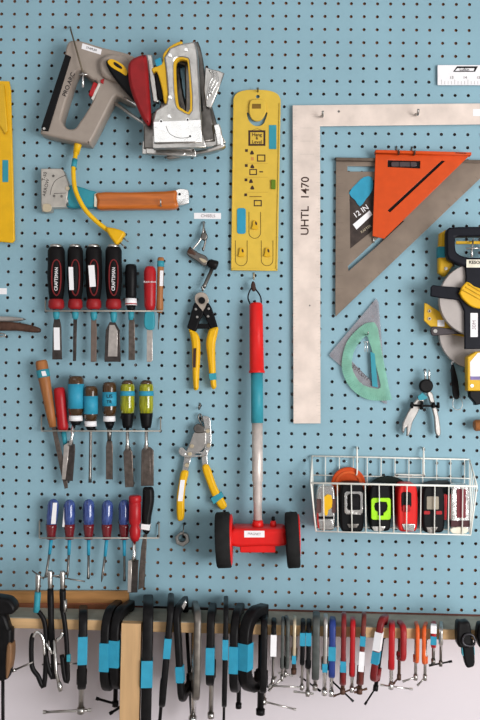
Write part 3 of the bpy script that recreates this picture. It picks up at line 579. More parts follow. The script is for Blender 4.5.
for x0, x1, y0, y1 in ((249, 260.6, 212, 238.4), (235.4, 247.2, 240.5, 265.8), (261.3, 273, 240.5, 265.8)):
    cx = (x0 + x1) / 2; r = (x1 - x0) / 2
    tube(t, 'slot_line', [(x0, y0, .0068), (x0, y1 - r, .0068)] + [(cx - r * math.cos(math.radians(a)), y1 - r + r * math.sin(math.radians(a)), .0068) for a in range(20, 180, 20)] + [(x1, y1 - r, .0068), (x1, y0, .0068)], .0005, INKB, seg=6)
    plate(t, 'peg_tab', sm([(cx - 2.4, y1 - 13), (cx - 1.6, y1 - 17.6), (cx + 1.6, y1 - 17.6), (cx + 2.6, y1 - 13), (cx + 3, y1 - 9.5), (cx - 3, y1 - 9.5)], 3), .0066, .011, YELLOW, bev=.001)
    plate(t, 'peg_gap', sm([(cx + .4, y1 - 17), (cx + 2, y1 - 16), (cx + 2.2, y1 - 13.5), (cx + .6, y1 - 14)], 3), .0108, .0113, INKB, bev=0)
hook(258, 93, .02, 0, 1.5, 'thin wire hook through the hole atop the yellow template', DSTEEL)
t = thing('yellow_template', 'yellow folded panel with teal tape, cut off by the left picture edge', 'template', 2, 90)
plate(t, 'panel', [(-18, 80), (9, 81), (10.4, 90), (14.4, 240), (12, 242.6), (-18, 240)], .004, .012, YELLOWB, bev=.0015)
plate(t, 'raised_fold', [(-18, 84), (4, 84), (7.5, 130), (5, 134), (-18, 96)], .012, .017, YELLOW, bev=.002)
plate(t, 'tape', rnd(2.4, 160, 8.2, 182, .5), .012, .0128, TEAL, bev=.0002)
t = thing('pliers', 'rust-brown and silver pliers tips poking in at the left picture edge', 'pliers', 0, 325)
plate(t, 'silver_jaw', sm([(-20, 316), (0, 316.2), (12, 316.5), (20, 317.6), (25, 318.8), (20, 320.5), (8, 321.3), (-20, 321)], 3), .010, .022, mat('satin', (1, 1, 1)), bev=.003, smooth=True)
plate(t, 'brown_jaw', sm([(-20, 322), (4, 321.6), (14, 322), (26, 324), (34, 326), (39.3, 328.5), (38, 332.2), (28, 332), (14, 330.5), (-20, 330)], 3), .004, .02, RUST, bev=.004, smooth=True)
hook(-1, 336, .03, 1, 1, 'steel hook under the rusty pliers', STEEL)
tube(thing('wire_ring', 'small steel wire loop under the rusty pliers at the left edge', 'ring', 1, 335, .01), 'ring', [(-5, 333.5, .012), (2, 333.6, .012), (5.5, 335.2, .012), (2, 336.6, .012), (-5, 336.6, .012)], .0013, STEEL, smooth=3)

# ================================================================ SQUARES
t = thing('framing_square', 'large scuffed silver framing square with handwritten lettering', 'square', 306, 120)
fs = plate(t, 'blade', [(292.6, 105.2), (510, 103), (510, 123.8), (320, 126), (320.6, 423.4), (293.4, 423.6)], .006, .0095, SQALU, bev=.0006)
text(t, 'UHTL  1470', 305.3, 206, 8.2, .0097, INKB, -90.5, sx=1.05, name='handwriting', bold=.00022)
rivets(t, [(338.8, 111.4)], .0093, 1.2, DSTEEL, name='dent', h=.0004); rivets(t, [(309.7, 305.5)], .0093, .9, DSTEEL, name='dent', h=.0004)
rect(t, 'paint_patch', 473, 109, 490, 116, .0095, .0098, WHITE, bev=0)
# graduations along both edges
def ticks(name, segs, d, m):
    vs, fs_ = [], []
    for (a, b, w_) in segs:
        A, B = P(*a, d), P(*b, d); dr = (B - A).normalized(); n = Vector((-dr.z, 0, dr.x)) * (w_ / 2)
        i = len(vs); vs += [tuple(A - n), tuple(B - n), tuple(B + n), tuple(A + n)]; fs_.append((i, i + 1, i + 2, i + 3))
    me = bpy.data.meshes.new(name); me.from_pydata(vs, [], fs_); me.update(); return link(name, me, m, t)
SC = mat('faint_scale', (176, 164, 156), .5, .2)
ticks('engraved_scale', [((320.2 - (4 if k % 4 == 0 else 2), 130 + k * 3.28), (320.2, 130 + k * 3.28), .0003) for k in range(88)] + [((293.3, 110 + k * 3.28), (293.3 + (4 if k % 4 == 0 else 2), 110 + k * 3.28), .0003) for k in range(94)] + [((300, 128 + k * 13.1), (314, 128 + k * 13.1), .0004) for k in (0, 1, 2)], .0096, SC)
hook(321.7, 114.8, .03, 6, -1, 'steel hook at the inner corner of the big silver square', STEEL, r=.0022)
hook(415.5, 113, .03, 6, -1, 'steel hook holding the horizontal arm of the big silver square', STEEL, r=.0022)

t = thing('speed_square', 'large dull grey-brown triangular rafter square behind the orange one', 'square', 360, 165)
sl = [(348.6, 271), (348, 266), (370, 245.5), (396, 221), (404, 221), (376, 247)]
inner = [(349.3, 190), (373, 178), (392, 176), (430, 178), (378, 232), (350.3, 248.5)]
plate(t, 'body', [(336, 157.4), (499, 160.5), (335.3, 316.8)], .005, .0085, SQDULL, bev=.0006, holes=[sl, [(347.5, 166), (380, 166.3), (380, 171.6), (347.5, 171.4)], [(349.3, 190), (373, 180), (385, 183), (378, 226), (350.3, 248.5)]])
plate(t, 'fence', [(336, 157.3), (499, 160.2), (499, 163), (336, 160.6)], .003, .014, mat('fence_dark', (96, 84, 74), .5, .3), bev=.0008)
ip = plate(t, 'printed_panel', [(348.5, 194), (373, 176), (386, 181), (379, 228), (349.5, 250)], .0045, .0075, CUTB)
plate(t, 'tape', sm([(349, 193), (357, 183), (364, 177), (372, 177.5), (372.5, 190), (366, 199), (360, 206.5), (355, 200)], 2), .0085, .0095, TAPE, bev=.0002)
text(t, '12 IN', 361, 211.5, 5.6, .0077, WHITE, -36, bold=.0001)
plate(t, 'sticker', [(352.8, 224.5), (369.6, 210.3), (372.4, 214.6), (356.6, 229.6)], .0085, .009, WHITE, bev=0)
text(t, 'RAFTER', 366, 229, 2.6, .0077, TAN, -36)
ticks('engraved_scale', [((337, 170 + k * 6.6), (340 if k % 2 else 343, 170 + k * 6.6), .0003) for k in range(20)] + [((338 + 7 * k, 314.3 - 6.75 * k), (335.6 + 7 * k, 311.6 - 6.75 * k), .0003) for k in range(1, 21)], .0087, mat('scale_dark', (84, 74, 66)))
lathe(t, 'pencil_tip', (373.3, 236, .012), (374, 243.5, .012), 0, [(0, .9), (1, .5)], STEEL)

t = thing('speed_square', 'bright orange triangular rafter square with level vial', 'square', 400, 158)
plate(t, 'body', [(375.6, 151), (471.5, 153.5), (384.3, 238.6), (372.6, 236)], .016, .0195, ORANGE, bev=.0007, holes=[[(387.8, 160), (420.3, 161), (420.1, 168.4), (387.6, 167)], [(441.8, 160.4), (445, 161), (390, 212.3), (387.6, 210.4)]])
plate(t, 'fence', [(375.6, 149.6), (471.6, 152.2), (471.5, 154.8), (375.4, 152.8)], .013, .030, ORANGE, bev=.001)
plate(t, 'vial_slot', [(387, 159.5), (421, 160.5), (421, 169), (387, 168)], .0145, .017, BLACK)
lv = plate(t, 'level_vial', rnd(391, 161.6, 417, 166.6, 2), .017, .0205, mat('vial_dark', (70, 60, 62), .2, coat=.8), bev=.0015)
for vx in (399, 410): rect(lv, 'vial_mark', vx, 161.6, vx + .7, 166.6, .0205, .0208, BLACK, bev=0)
plate(t, 'slot_backing', [(441, 159.6), (446, 160.6), (390, 213.4), (386.6, 210.6)], .0138, .0158, BLACK)
text(t, 'SWANSON', 461, 153.2, 1.6, .0305, INKB, 1)
hook(396.3, 151.5, .034, 7, -3, 'left of the two dark hooks carrying the orange square', DSTEEL, r=.0018)
hook(411.8, 152, .034, 7, -3, 'right of the two dark hooks carrying the orange square', DSTEEL, r=.0018)
# ruler
t = thing('ruler', 'white ruler with black logo at the upper right edge', 'ruler', 465, 75)
plate(t, 'blade', rnd(437.6, 65, 560, 85, .6), .004, .0065, WHITE, bev=.0004)
plate(t, 'logo', [(457, 66.3), (478, 66.3), (475, 71.8), (453, 71.8)], .0066, .0068, INK, bev=0, holes=[[(457.4, 68.1), (474.6, 68.1), (473.6, 70.9), (454.9, 70.9)]])
text(t, 'Lufkin', 464.5, 69.6, 3.0, .0069, INK, 0)
for k, s_ in enumerate(('13', '14', '15')): text(t, s_, 451.7 + 13.3 * k, 77.6, 2.8, .0068, INKB, 0)
ticks('scale', [((441.5 + 3.3 * k, 84.4), (441.5 + 3.3 * k, 81 if k % 4 else 79.6), .0005) for k in range(12)], .0068, mat('scale_grey', (120, 110, 110)))
# protractor & set square
t = thing('set_square', 'clear grey plastic set square hanging behind the green protractor', 'set square', 368, 345)
def TV(pts): return [(325 + u / 6, 295 + v / 6) for u, v in pts]
plate(t, 'body', TV([(308, 20), (322, 45), (372, 655), (350, 648), (25, 365), (30, 350)]), .003, .0055, CLEAR, bev=.0004, holes=[TV([(262, 210), (275, 230), (300, 470), (280, 520), (165, 400), (110, 345)])])
text(t, 'WESTCOTT', 358.8, 371.5, 3.6, .0058, INKB, 41)
t = thing('protractor', 'transparent green half-round protractor with teal tape', 'protractor', 365, 345)
arc = TV([(288, 163), (240, 172), (180, 220), (130, 285), (103, 380), (105, 460), (140, 540), (195, 595), (260, 628), (340, 635), (403, 628)])
plate(t, 'body', smo(arc, 4) + TV([(385, 560), (340, 330), (318, 200), (300, 166)]), .007, .009, CGREEN, bev=.0004, holes=[sm(TV([(245, 245), (195, 300), (168, 360), (162, 430), (185, 490), (230, 540), (300, 560), (333, 555), (325, 500), (285, 345), (262, 270)]), 2)])
plate(t, 'tape', TV([(272, 340), (298, 352), (318, 555), (284, 548)]), .0075, .0098, TEAL, bev=.0002)
def arcticks():
    seg = []; A = smo(arc, 6); cx, cy = TV([(345, 400)])[0]
    for i in range(2, len(A) - 2):
        x, y = A[i]; k = .12 if i % 3 else .18; seg.append(((x, y), (x + (cx - x) * k, y + (cy - y) * k), .0004))
    ticks('degree_scale', seg, .0092, mat('scale_teal', (70, 120, 104)))
arcticks()
t = hook(366.2, 334.5, .03, 1, 2, 'steel double-wire hook holding the green protractor', STEEL)
for dx in (-1.2, 1.2): tube(t, 'prong', [(366.2 + dx, 341.5, .031), (366.2 + dx, 352, .031)], .0009, CHROME)
tube(t, 'cross_bar', [(363.5, 342, .031), (369, 342, .031)], .0009, CHROME)

# ---- folding saw-set style tool
t = thing('locking_pliers', 'small silver adjustable pliers with black pivot and teal tape', 'pliers', 427, 386)
def CV(pts): return [(395 + u / 5.647, 350 + v / 5.647) for u, v in pts]
plate(t, 'pivot', circ(*CV([(178, 203)])[0], 7, 20), .012, .024, BLACKP, bev=.003)
plate(t, 'left_arm', CV([(135, 265), (165, 250), (165, 290), (130, 352), (99, 410), (88, 460), (78, 486), (66, 486), (69, 432), (57, 445), (49, 472), (40, 458), (43, 415), (70, 358), (105, 298)]), .010, .020, mat('satin', (1, 1, 1)), bev=.002)
plate(t, 'right_arm', sm(CV([(180, 235), (210, 240), (225, 290), (245, 360), (255, 420), (258, 480), (240, 485), (228, 460), (222, 380), (200, 300)]), 3), .012, .021, mat('satin', (1, 1, 1)), bev=.002)
tube(t, 'adjusting_screw', [(*CV([(85, 312)])[0], .023), (*CV([(252, 318)])[0], .023)], .0022, BLACKP)
for u in (95, 150, 215, 243): lathe(t, 'thumb_nut', (*CV([(u - 6, 312)])[0], .023), (*CV([(u + 6, 312)])[0], .023), 0, [(0, 3.2 if u != 150 else 4.5), (1, 3.2 if u != 150 else 4.5)], BLACKP, seg=10)
plate(t, 'tape', CV([(128, 262), (155, 240), (185, 270), (165, 282), (135, 285)]), .0195, .0225, TEAL)
for u in (170, 192): lathe(t, 'tip', (*CV([(u + 2, 180)])[0], .02), (*CV([(u, 112)])[0], .02), 0, [(0, 1.1), (.8, 1.1), (1, .8)], CHROME)
t = thing('key_strap', 'narrow black strap with a wire ring at its lower end', 'strap', 454, 380)
plate(t, 'strap', sm([(451.6, 367), (453, 364), (454.6, 367), (458, 380), (459.6, 397), (454, 397.5), (451.8, 380)], 3), .010, .016, BLACKP, bev=.001)
tube(t, 'ring', [(454.5, 396, .013), (453, 401, .013), (453.2, 407, .013), (457, 409.8, .013), (461.5, 408, .013), (462.2, 402, .013), (459.3, 396, .013)], .0007, STEEL, smooth=4)
tube(t, 'tie', [(453, 366, .013), (451.5, 362.5, .016), (455, 361.5, .02), (456.5, 359, .02)], .0011, WHITE, smooth=3)

# ================================================================ TAPE REELS (right edge)
def mir(pts, cx=475.5): return list(pts) + [(2 * cx - x, y) for x, y in reversed(pts)]
t = thing('measuring_tape_reel', 'open reel measuring tape with yellow frame and grey disc, behind the dark-framed reel', 'tape reel', 475, 332)
plate(t, 'tape_coil', circ(475, 332.5, 35.8, 48), .008, .022, GDISC, bev=.001)
plate(t, 'coil_rim', circ(475, 332.5, 36.3, 48), .004, .009, mat('rim_dark', (90, 84, 72)), bev=.001)
plate(t, 'frame', [(424.5, 303), (427, 303.5), (440, 311.8), (446, 319), (463, 331), (490, 333), (490, 340), (463, 336.5), (438, 332), (431, 327), (424, 320.5)], .022, .027, YELLOW, bev=.001)
rivets(t, [(429.6, 311), (429.6, 318.7)], .027, 1.8, TAN); rivets(t, [(429.6, 311), (429.6, 318.7)], .0285, .9, INK, name='screw_slot', h=.0003)
rect(t, 'sticker', 437.5, 320, 444.5, 326.5, .027, .0275, WHITE, bev=0)
plate(t, 'crank_arm', sm([(431, 328), (437, 326.6), (463, 330.5), (490, 333), (490, 338), (463, 334), (438, 335.5), (431.8, 335)], 2), .028, .034, mat('crank_dark', (66, 60, 62), .45, .3), bev=.0015)
rivets(t, [(435.4, 331)], .034, 2.1, STEEL)
ytop = plate(t, 'top_frame', [(440, 233), (446, 229.5), (449, 234), (449, 256), (451, 260), (453.5, 265), (447, 275), (444.8, 276.5), (438.8, 272.5), (438.8, 255)], .010, .03, YELLOW, bev=.004)
rect(t, 'tape', 438.6, 246.5, 448, 257.5, .0095, .0312, TEAL)
rivets(t, [(446, 268.5)], .03, 1.8, STEEL)
t = thing('measuring_tape_reel', 'open reel measuring tape with dark navy frame, grey disc and yellow crank', 'tape reel', 475, 300, .04)
plate(t, 'tape_coil', circ(475.5, 299.4, 36, 48), .036, .052, GDISC, bev=.001)
hand = mir([(464, 266), (455, 262.5), (449, 259.5), (446.8, 254), (446.6, 233), (447.5, 229), (450, 227.3), (462, 226.6)])
hin = sm(mir([(470, 257.5), (462, 255.8), (457, 252.5), (455.4, 247), (455.6, 239), (459, 236.4)]), 2)
plate(t, 'handle', hand, .040, .062, NAVYB, bev=.003, holes=[hin])
cross = mir([(465, 263), (466.3, 277), (465.5, 284), (463, 287.5), (445.5, 286.4), (433, 285), (431, 287), (430.8, 296), (442, 298), (459, 300), (462, 305), (464.5, 311), (465, 349)])
plate(t, 'frame', cross, .052, .060, NAVYB, bev=.0015)
plate(t, 'crank', sm([(467, 281.6), (474, 286), (484, 289.5), (492, 293), (493, 304), (484, 308.2), (474, 307.3), (467, 302.6), (459.7, 293)], 2), .060, .070, YELLOWB, bev=.002)
for k in (0, 1, 2): plate(t, 'crank_ridge', [(463 + k * 2.5, 290.5 - k * 3), (464 + k * 2.5, 289.3 - k * 3), (489, 302.5 - k * 4), (488, 304 - k * 4)], .070, .0725, YELLOW, bev=.0008)
rect(t, 'sticker', 470.5, 313, 477.8, 337, .060, .0604, WHITE, bev=0); text(t, '30M', 474.3, 325, 4, .0606, mat('label_ink', (1, 1, 1)), -88)
st = rect(t, 'maker_sticker', 466.5, 259.5, 485, 267.5, .062, .0625, mat('cream', (1, 1, 1)), bev=0); text(st, 'KESON', 476, 262.5, 3.2, .0627, INK, 1, bold=.0002)
rect(t, 'yellow_stripe', 456, 241, 495, 244, .034, .038, YELLOW)
t = thing('tool_hanger', 'steel T-ended hook inside the handle of the dark tape reel', 'hook', 474, 240)
tube(t, 'rod', [(474, 232, -.002), (474, 235, .02), (472, 248, .066)], .0015, STEEL)
tube(t, 'cross_bar', [(466, 248.5, .068), (482, 248, .068)], .0015, STEEL); tube(t, 'hook_end', [(472, 247, .066), (471.8, 257, .068)], .0022, CHROME)
t = thing('chalk_line', 'yellow chalk line box with white label and black tip, lower right of the reels', 'chalk line', 475, 375, .02)
plate(t, 'case', [(467.5, 357), (476, 351.5), (505, 351.5), (510, 357), (509, 391), (467.8, 391)], .038, .062, YELLOW, bev=.002)
plate(t, 'plate_label', [(470.2, 362), (478, 352.8), (503, 352.8), (505, 380), (470.4, 379.8)], .062, .0625, WHITE, bev=0)
rect(t, 'label_stripe', 470.4, 376.4, 505, 379.8, .0626, .0629, PURP, bev=0)
rivets(t, [(472.2, 385.8), (503, 385.8)], .062, 1.8, STEEL)
plate(t, 'tip', sm([(469.5, 391), (508, 391), (500, 398), (478, 405), (475, 403)], 2), .040, .058, BLACK, bev=.002)
t = lathe(None, 'wooden_dowel', (474, 425.5, .02), (505, 424, .02), 0, [(0, 4.5), (.04, 5.6), (1, 5.6)], OAK); tag(t, 'rounded orange-brown wooden handle end at the right picture edge', 'handle')

# ================================================================ BASKET
t = thing('wire_basket', 'white wire basket full of tape measures', 'basket', 390, 500)
B0, B1 = .006, .062
def bw(nm, pts, r=.0011): return tube(t, nm, pts, r, WIREW, seg=6)
bw('back_rim', [(312, 456, B0), (469.5, 459.5, B0)], .0016)
bw('front_rim', [(310.8, 483, B1), (477, 486.3, B1)], .0021)
bw('bottom_rim', [(316, 531.3, B1), (470.5, 535, B1)], .0013)
bw('back_bottom_rim', [(315, 526, B0), (468, 530, B0)], .0013)
bw('middle_rail', [(313, 475, B0), (471, 478.5, B0)], .0012)
for (a, b, c) in (((312, 456), (310.8, 483), (316, 531.3)), ((469.5, 459.5), (477, 486.3), (470.5, 535))):
    bw('corner_wire', [(*a, B0), (*b, B1), (*c, B1)], .0016)
    bw('side_wire', [(*a, B0), (c[0] - 1, c[1] - 5, B0), (*c, B1)], .0012)
xs = [323.3 + 13.95 * k for k in range(11)]
for i, x in enumerate(xs):
    yr = 483 + (x - 311) * .0199; yb = 531.3 + (x - 316) * .024
    if x < 465: bw('front_wire', [(x, yr, B1), (x + (0.8 if x < 400 else -.6), yb, B1)])
    bw('floor_wire', [(x + .2, yb, B1), (x, yb - 4.5, B0)])
for i in range(11):
    x = 325.5 + 13.9 * i
    if x < 468: bw('back_wire', [(x, 456.3 + (x - 312) * .022, B0), (x - .3, 526 + (x - 315) * .026, B0)])
for k in (1, 2, 3):
    f = k / 4; d = B0 + (B1 - B0) * f
    bw('side_wire', [(312 - 1.2 * f, 456 + 27 * f, d), (315 + f, 526 + 5.3 * f, d)]); bw('side_wire', [(469.5 + 7.5 * f, 459.5 + 26.8 * f, d), (468 + 2.5 * f, 530 + 5 * f, d)])
for hx, hy in ((357, 448.5), (423.6, 449)):
    h = thing('basket_hook', 'white hook through the basket back, ' + ('above the orange tape case' if hx < 400 else 'above the red and black tape measures'), 'hook', hx, hy)
    tube(h, 'wire', [(hx, hy, -.003), (hx, hy + .4, .012), (hx + .1, 472, .018), (hx - 1.5, 475, .012), (hx - (28 if hx > 400 else 3), 474.5, .011)], .0016, WIREW, smooth=3)
def tmeasure(label, x0, x1, y0, y1, m, front=None, d0=.014, d1=.056):
    t = thing('tape_measure', label, 'tape measure', (x0 + x1) / 2, y1, (d0 + d1) / 2, 'tape measures in the basket')
    c = (x0 + x1) / 2; w_ = (x1 - x0) / 2
    plate(t, 'case', sm([(c - w_ * .75, y0), (c, y0 - 1), (c + w_ * .75, y0), (x1 - .4, y0 + 8), (x1, (y0 + y1) / 2), (x1 - .6, y1 - 5), (c + w_ * .7, y1), (c, y1 + .3), (c - w_ * .7, y1), (x0 + .6, y1 - 5), (x0, (y0 + y1) / 2), (x0 + .4, y0 + 8)], 3), d0, d1, m, bev=.004, smooth=True)
    return t, c, d1
t, c, d = tmeasure('chrome tape measure with a yellow lock, leftmost in the basket', 316.8, 335.8, 486, 530.5, CHROME)
plate(t, 'lock', sm([(323.5, 497), (331.5, 495.5), (332, 507), (328.5, 510), (327.5, 515), (324.5, 514.5)], 2), d - .001, d + .003, YELLOWB)
for a in ((316.6, 499, 321.5, 513), (331.8, 499, 336, 513)): plate(t, 'side_pad', rnd(*a, 1), d - .004, d + .001, mat('brown_pad', (86, 58, 54)), bev=.0005)
plate(t, 'hook', [(319, 520), (333, 520), (332, 527), (320, 527)], d, d + .003, CHROME, bev=.001); rect(t, 'tape_mouth', 318.5, 516.5, 333.5, 519, d - .001, d + .0012, BLACK)
t, c, d = tmeasure('black tape measure with silver ring trim, beside the chrome-yellow one', 340, 364.3, 484, 532, BLACK)
plate(t, 'trim', rnd(344.5, 491.5, 363, 514.5, 3), d - .001, d + .002, CHROME, bev=.0007, holes=[rnd(347.2, 494, 360.3, 512, 3)])
plate(t, 'lock', rnd(348.5, 497, 358.5, 507, 2), d, d + .003, BLACKP, bev=.001); plate(t, 'wing', [(345.2, 506), (348.5, 510), (360, 510), (363.5, 505), (361, 515), (346, 514)], d + .001, d + .0032, STEEL)
plate(t, 'hook', [(347, 524), (359, 524), (357, 528), (349, 528)], d, d + .002, DSTEEL)
t, c, d = tmeasure('black tape measure with lime green square trim', 369.5, 391.3, 485, 531, BLACK)
plate(t, 'trim', rnd(371.3, 498, 390.8, 519.8, 2.5), d - .001, d + .0022, LIME, bev=.0006, holes=[sm([(375, 503), (386.5, 502), (387, 510), (383.5, 513), (383.5, 515.5), (378, 515.5), (378, 512), (375, 510)], 2)])
plate(t, 'hook', [(371.5, 526.5), (385.5, 526.5), (383, 531.5), (374, 531.5)], d, d + .003, STEEL, bev=.001)
t, c, d = tmeasure('red tape measure with dark window', 397.8, 418, 485, 531.5, BRED)
plate(t, 'window', rnd(401.5, 492, 411.5, 508, 2.5), d - .001, d + .0012, BLACK, bev=.0004)
plate(t, 'lock', rnd(402.5, 505, 410.5, 512, 1.5), d, d + .003, RED, bev=.001)
plate(t, 'hook', [(402, 524), (415.5, 524), (414, 531.5), (404, 530)], d, d + .003, CHROME, bev=.001)
t, c, d = tmeasure('black tape measure with grey square label and red corners', 422.3, 445, 486.5, 532.5, BLACK)
plate(t, 'label_face', rnd(426.8, 496.5, 438.8, 509.5, 1), d - .001, d + .0014, mat('grey_label', (150, 140, 124)), bev=.0003)
for a in ((424, 511, 430, 514.5), (436, 511, 442, 514.5)): plate(t, 'red_corner', rnd(*a, .8), d, d + .0016, RED, bev=.0004)
plate(t, 'side_grip', [(443.5, 494), (447.5, 495), (446.5, 520), (443.5, 520)], d - .02, d - .002, RED)
plate(t, 'hook', [(426, 527), (438, 527), (434, 534.5), (428, 533)], d, d + .003, DSTEEL, bev=.001)
t, c, d = tmeasure('chrome tape measure with brown stripe, rightmost in the basket', 450.3, 471, 485.5, 533, CHROME)
plate(t, 'stripe', rnd(456.8, 489, 466, 518, 1.5), d - .001, d + .0016, mat('maroon', (112, 34, 44)), bev=.0004)
rect(t, 'base', 451, 520.5, 470, 527, d - .003, d + .001, mat('maroon_dark', (66, 30, 34)))
plate(t, 'hook', sm([(450.5, 529), (459, 527), (468, 528.5), (466, 533.5), (453, 533.5)], 2), d, d + .004, mat('cream', (1, 1, 1)), bev=.001)
t = thing('round_tape_case', 'round orange tape case standing behind the black tape measure', 'tape case', 348.5, 482, .02)
plate(t, 'case', circ(348.5, 484.5, 17.3, 36), .007, .0135, ORANGE, bev=.002); plate(t, 'ring', circ(348.5, 484.5, 13.5, 36), .0135, .0152, ORANGEP, bev=.001, holes=[circ(348.5, 484.5, 11, 30)])
rect(t, 'yellow_tab', 338, 484, 344.5, 500, .0136, .0145, YELLOW)
t = plate(None, 'round_tape_case', circ(388, 496, 23.5, 40, 20), .008, .0135, DGREEN, bev=.002); tag(t, 'round dark green tape case behind the lime trimmed tape measure', 'tape case')
t = plate(None, 'tape_roll', sm([(420, 486), (430, 481), (442, 480.5), (450, 482), (452, 500), (420, 500)], 3), .008, .0135, mat('dark_slate', (54, 62, 64), .5), bev=.002); tag(t, 'dark slate roll behind the black tape measure with red corners', 'roll')
t = plate(None, 'tape_roll', sm([(449, 487), (455, 481.5), (466, 480), (474, 485), (473, 500), (449, 500)], 3), .015, .0195 if False else .0135 + .006, mat('silver_dull', (140, 146, 146), .4, .5), bev=.002)
bpy.data.objects.remove(t)

# ================================================================ CLAMPS ON THE LEDGE
def arcp(cx, cy, r, a0, a1, n=5): return [(cx + r * math.cos(math.radians(a0 + (a1 - a0) * k / n)), cy + r * math.sin(math.radians(a0 + (a1 - a0) * k / n))) for k in range(n + 1)]
def clamp(label, x, yt, yb, w, fm, thr=.035, yaw=0, lean=0, tapes=(), send=None, sr=None, bar=None, sm_=STEEL, s=None, group='c-clamps hanging on the ledge', barm=None, name='c_clamp', round_=1.0, cl=.003, boss=1.25):
    """C frame gripping the ledge: spine in front, screw coming up from below. x, yt, yb: spine in the photo"""
    big = (yb - yt) > 75
    s = s or (.017 if big else .011)
    dd = .089 + cl + s                      # front face of the spine
    yaw = yaw + math.degrees(math.atan((262 - x) / F)); U0 = s + thr
    top = P(x, yt, dd - U0 * .85); head = max(top.z - LZ, .0062); top = Vector((P(x, yt, dd).x, -dd, LZ + head))
    bot = P(x, yb, dd); H = top.z - bot.z; W = w * .92 * K(dd)
    arm = min(s * 1.05, max(head - .0015, .0045)); U = s + thr; e = max(.0045, W * .4)
    t = thing(name, label, 'clamp', x, yt, dd, group)
    ro = min(s * 1.5 * round_, H * .3, thr + s - .004); ri = max(ro - s * .8, .003)
    o = arcp(ro, -ro, ro, 180, 90) + [(U + e, -arm * .12), (U + e, -head), (U - e, -head)]
    o += ([(U - e, -arm)] if head > arm + .0005 else []) + arcp(s + ri, -arm - ri, ri, 90, 180)
    o += arcp(s + ri, -H + arm + ri, ri, 180, 270) + [(U - e * 1.3, -H + arm), (U - e * 1.3, -H + arm * 1.5), (U + e * 1.3, -H + arm * 1.5), (U + e * 1.3, -H)] + arcp(ro, -H + ro, ro, 270, 180)
    base = top
    M = Matrix.Translation(base) @ Matrix.Rotation(math.radians(yaw), 4, 'Z') @ Matrix.Rotation(math.radians(lean), 4, 'Y')
    # local: x sideways, y to the wall, z up
    X4 = Matrix(((0, 0, 1, 0), (1, 0, 0, 0), (0, 1, 0, 0), (0, 0, 0, 1)))
    me = shape2d([o], W / 2, min(W * .28, .003)); me.transform(M @ X4); link('frame', me, fm, t)
    def lo(name_, x0, x1, y0, y1, z0, z1, m):
        vs = [M @ Vector((a, b, c_)) for a in (x0, x1) for b in (y0, y1) for c_ in (z0, z1)]
        me = bpy.data.meshes.new(name_); me.from_pydata([tuple(v) for v in vs], [], [(0, 1, 3, 2), (4, 6, 7, 5), (0, 4, 5, 1), (2, 3, 7, 6), (0, 2, 6, 4), (1, 5, 7, 3)]); me.update(); return link(name_, me, m, t)
    def cyl(name_, u, z0, z1, r, m, seg=12):
        me = sweep([M @ Vector((0, u, z0)), M @ Vector((0, u, z1))], [r, r], seg); o_ = link(name_, me, m, t); cap_flat(me); return o_
    for (a, b, m) in tapes:
        za = P(x, a, dd).z - top.z; zb = P(x, b, dd).z - top.z
        lo('tape' if m is not WHITE else 'sticker', -W / 2 - .0008, W / 2 + .0008, -.0009, s + .0008, zb, za, m)
    sr = (sr * K(dd)) if sr else W * .28
    ptop = -head - th - .0065
    if ptop < -H + arm: ptop = -H + arm * 1.5 + .004
    zend = (P(x, send, dd - U).z - top.z) if send else -H - .012
    sc = cyl('screw', U, ptop, zend, sr, sm_)
    cyl('pad', U, ptop, ptop + .005, sr * 1.7, sm_); cyl('boss', U, -H - .004, -H + arm * 1.5 + .002, sr * 1.7, fm)
    if send: cyl('screw_head', U, zend, zend + .010, sr * 1.35, sm_)
    if bar:
        c_ = M @ Vector((0, U, zend + .005)); dsc = -c_.y
        A = P(*bar[0], bar[0][2] if len(bar[0]) > 2 else dsc + .012); B = P(*bar[1], bar[1][2] if len(bar[1]) > 2 else dsc + .012)
        ab = B - A; q_ = A + ab * min(max((c_ - A).dot(ab) / ab.length_squared, 0), 1); A += c_ - q_; B += c_ - q_
        rr = .0017 if w < 9 else .0026
        me = sweep([A, B], [rr, rr], 8); h = link('handle_bar', me, barm or sm_, t); cap_flat(me)
        for q in (A, B):
            dr = (B - A).normalized(); me = sweep([q - dr * .003, q + dr * .003], [rr * 1.35] * 2, 8); link('bar_end', me, barm or sm_, h)
    return t
BIG = 'large black c-clamps on the ledge'; SML = 'small c-clamps on the ledge'
# left edge glue-gun-like tool
t = thing('bar_clamp', 'black bar clamp with brown grip, cut off by the left picture edge', 'clamp', 4, 610, .1)
plate(t, 'jaw', sm([(-16, 598), (4, 598.5), (11, 602), (15, 609), (12, 614.5), (4, 615.5), (-16, 616)], 3), .092, .125, BLACKP, bev=.005, smooth=True)
plate(t, 'body', sm([(-14, 614), (3, 614), (9, 628), (11.5, 632), (10.5, 660), (9, 676), (4, 681), (-8, 680), (-14, 660)], 3), .094, .118, BLACKP, bev=.005, smooth=True)
plate(t, 'grip', sm([(6.5, 646), (11.3, 645), (11, 662), (7.5, 678), (5.2, 676)], 3), .092, .120, mat('grip_brown', (120, 88, 60)), bev=.003)
lathe(t, 'bar', (2.8, 676, .105), (3, 745, .105), 0, [(0, 1.6), (1, 1.6)], BLACKP)
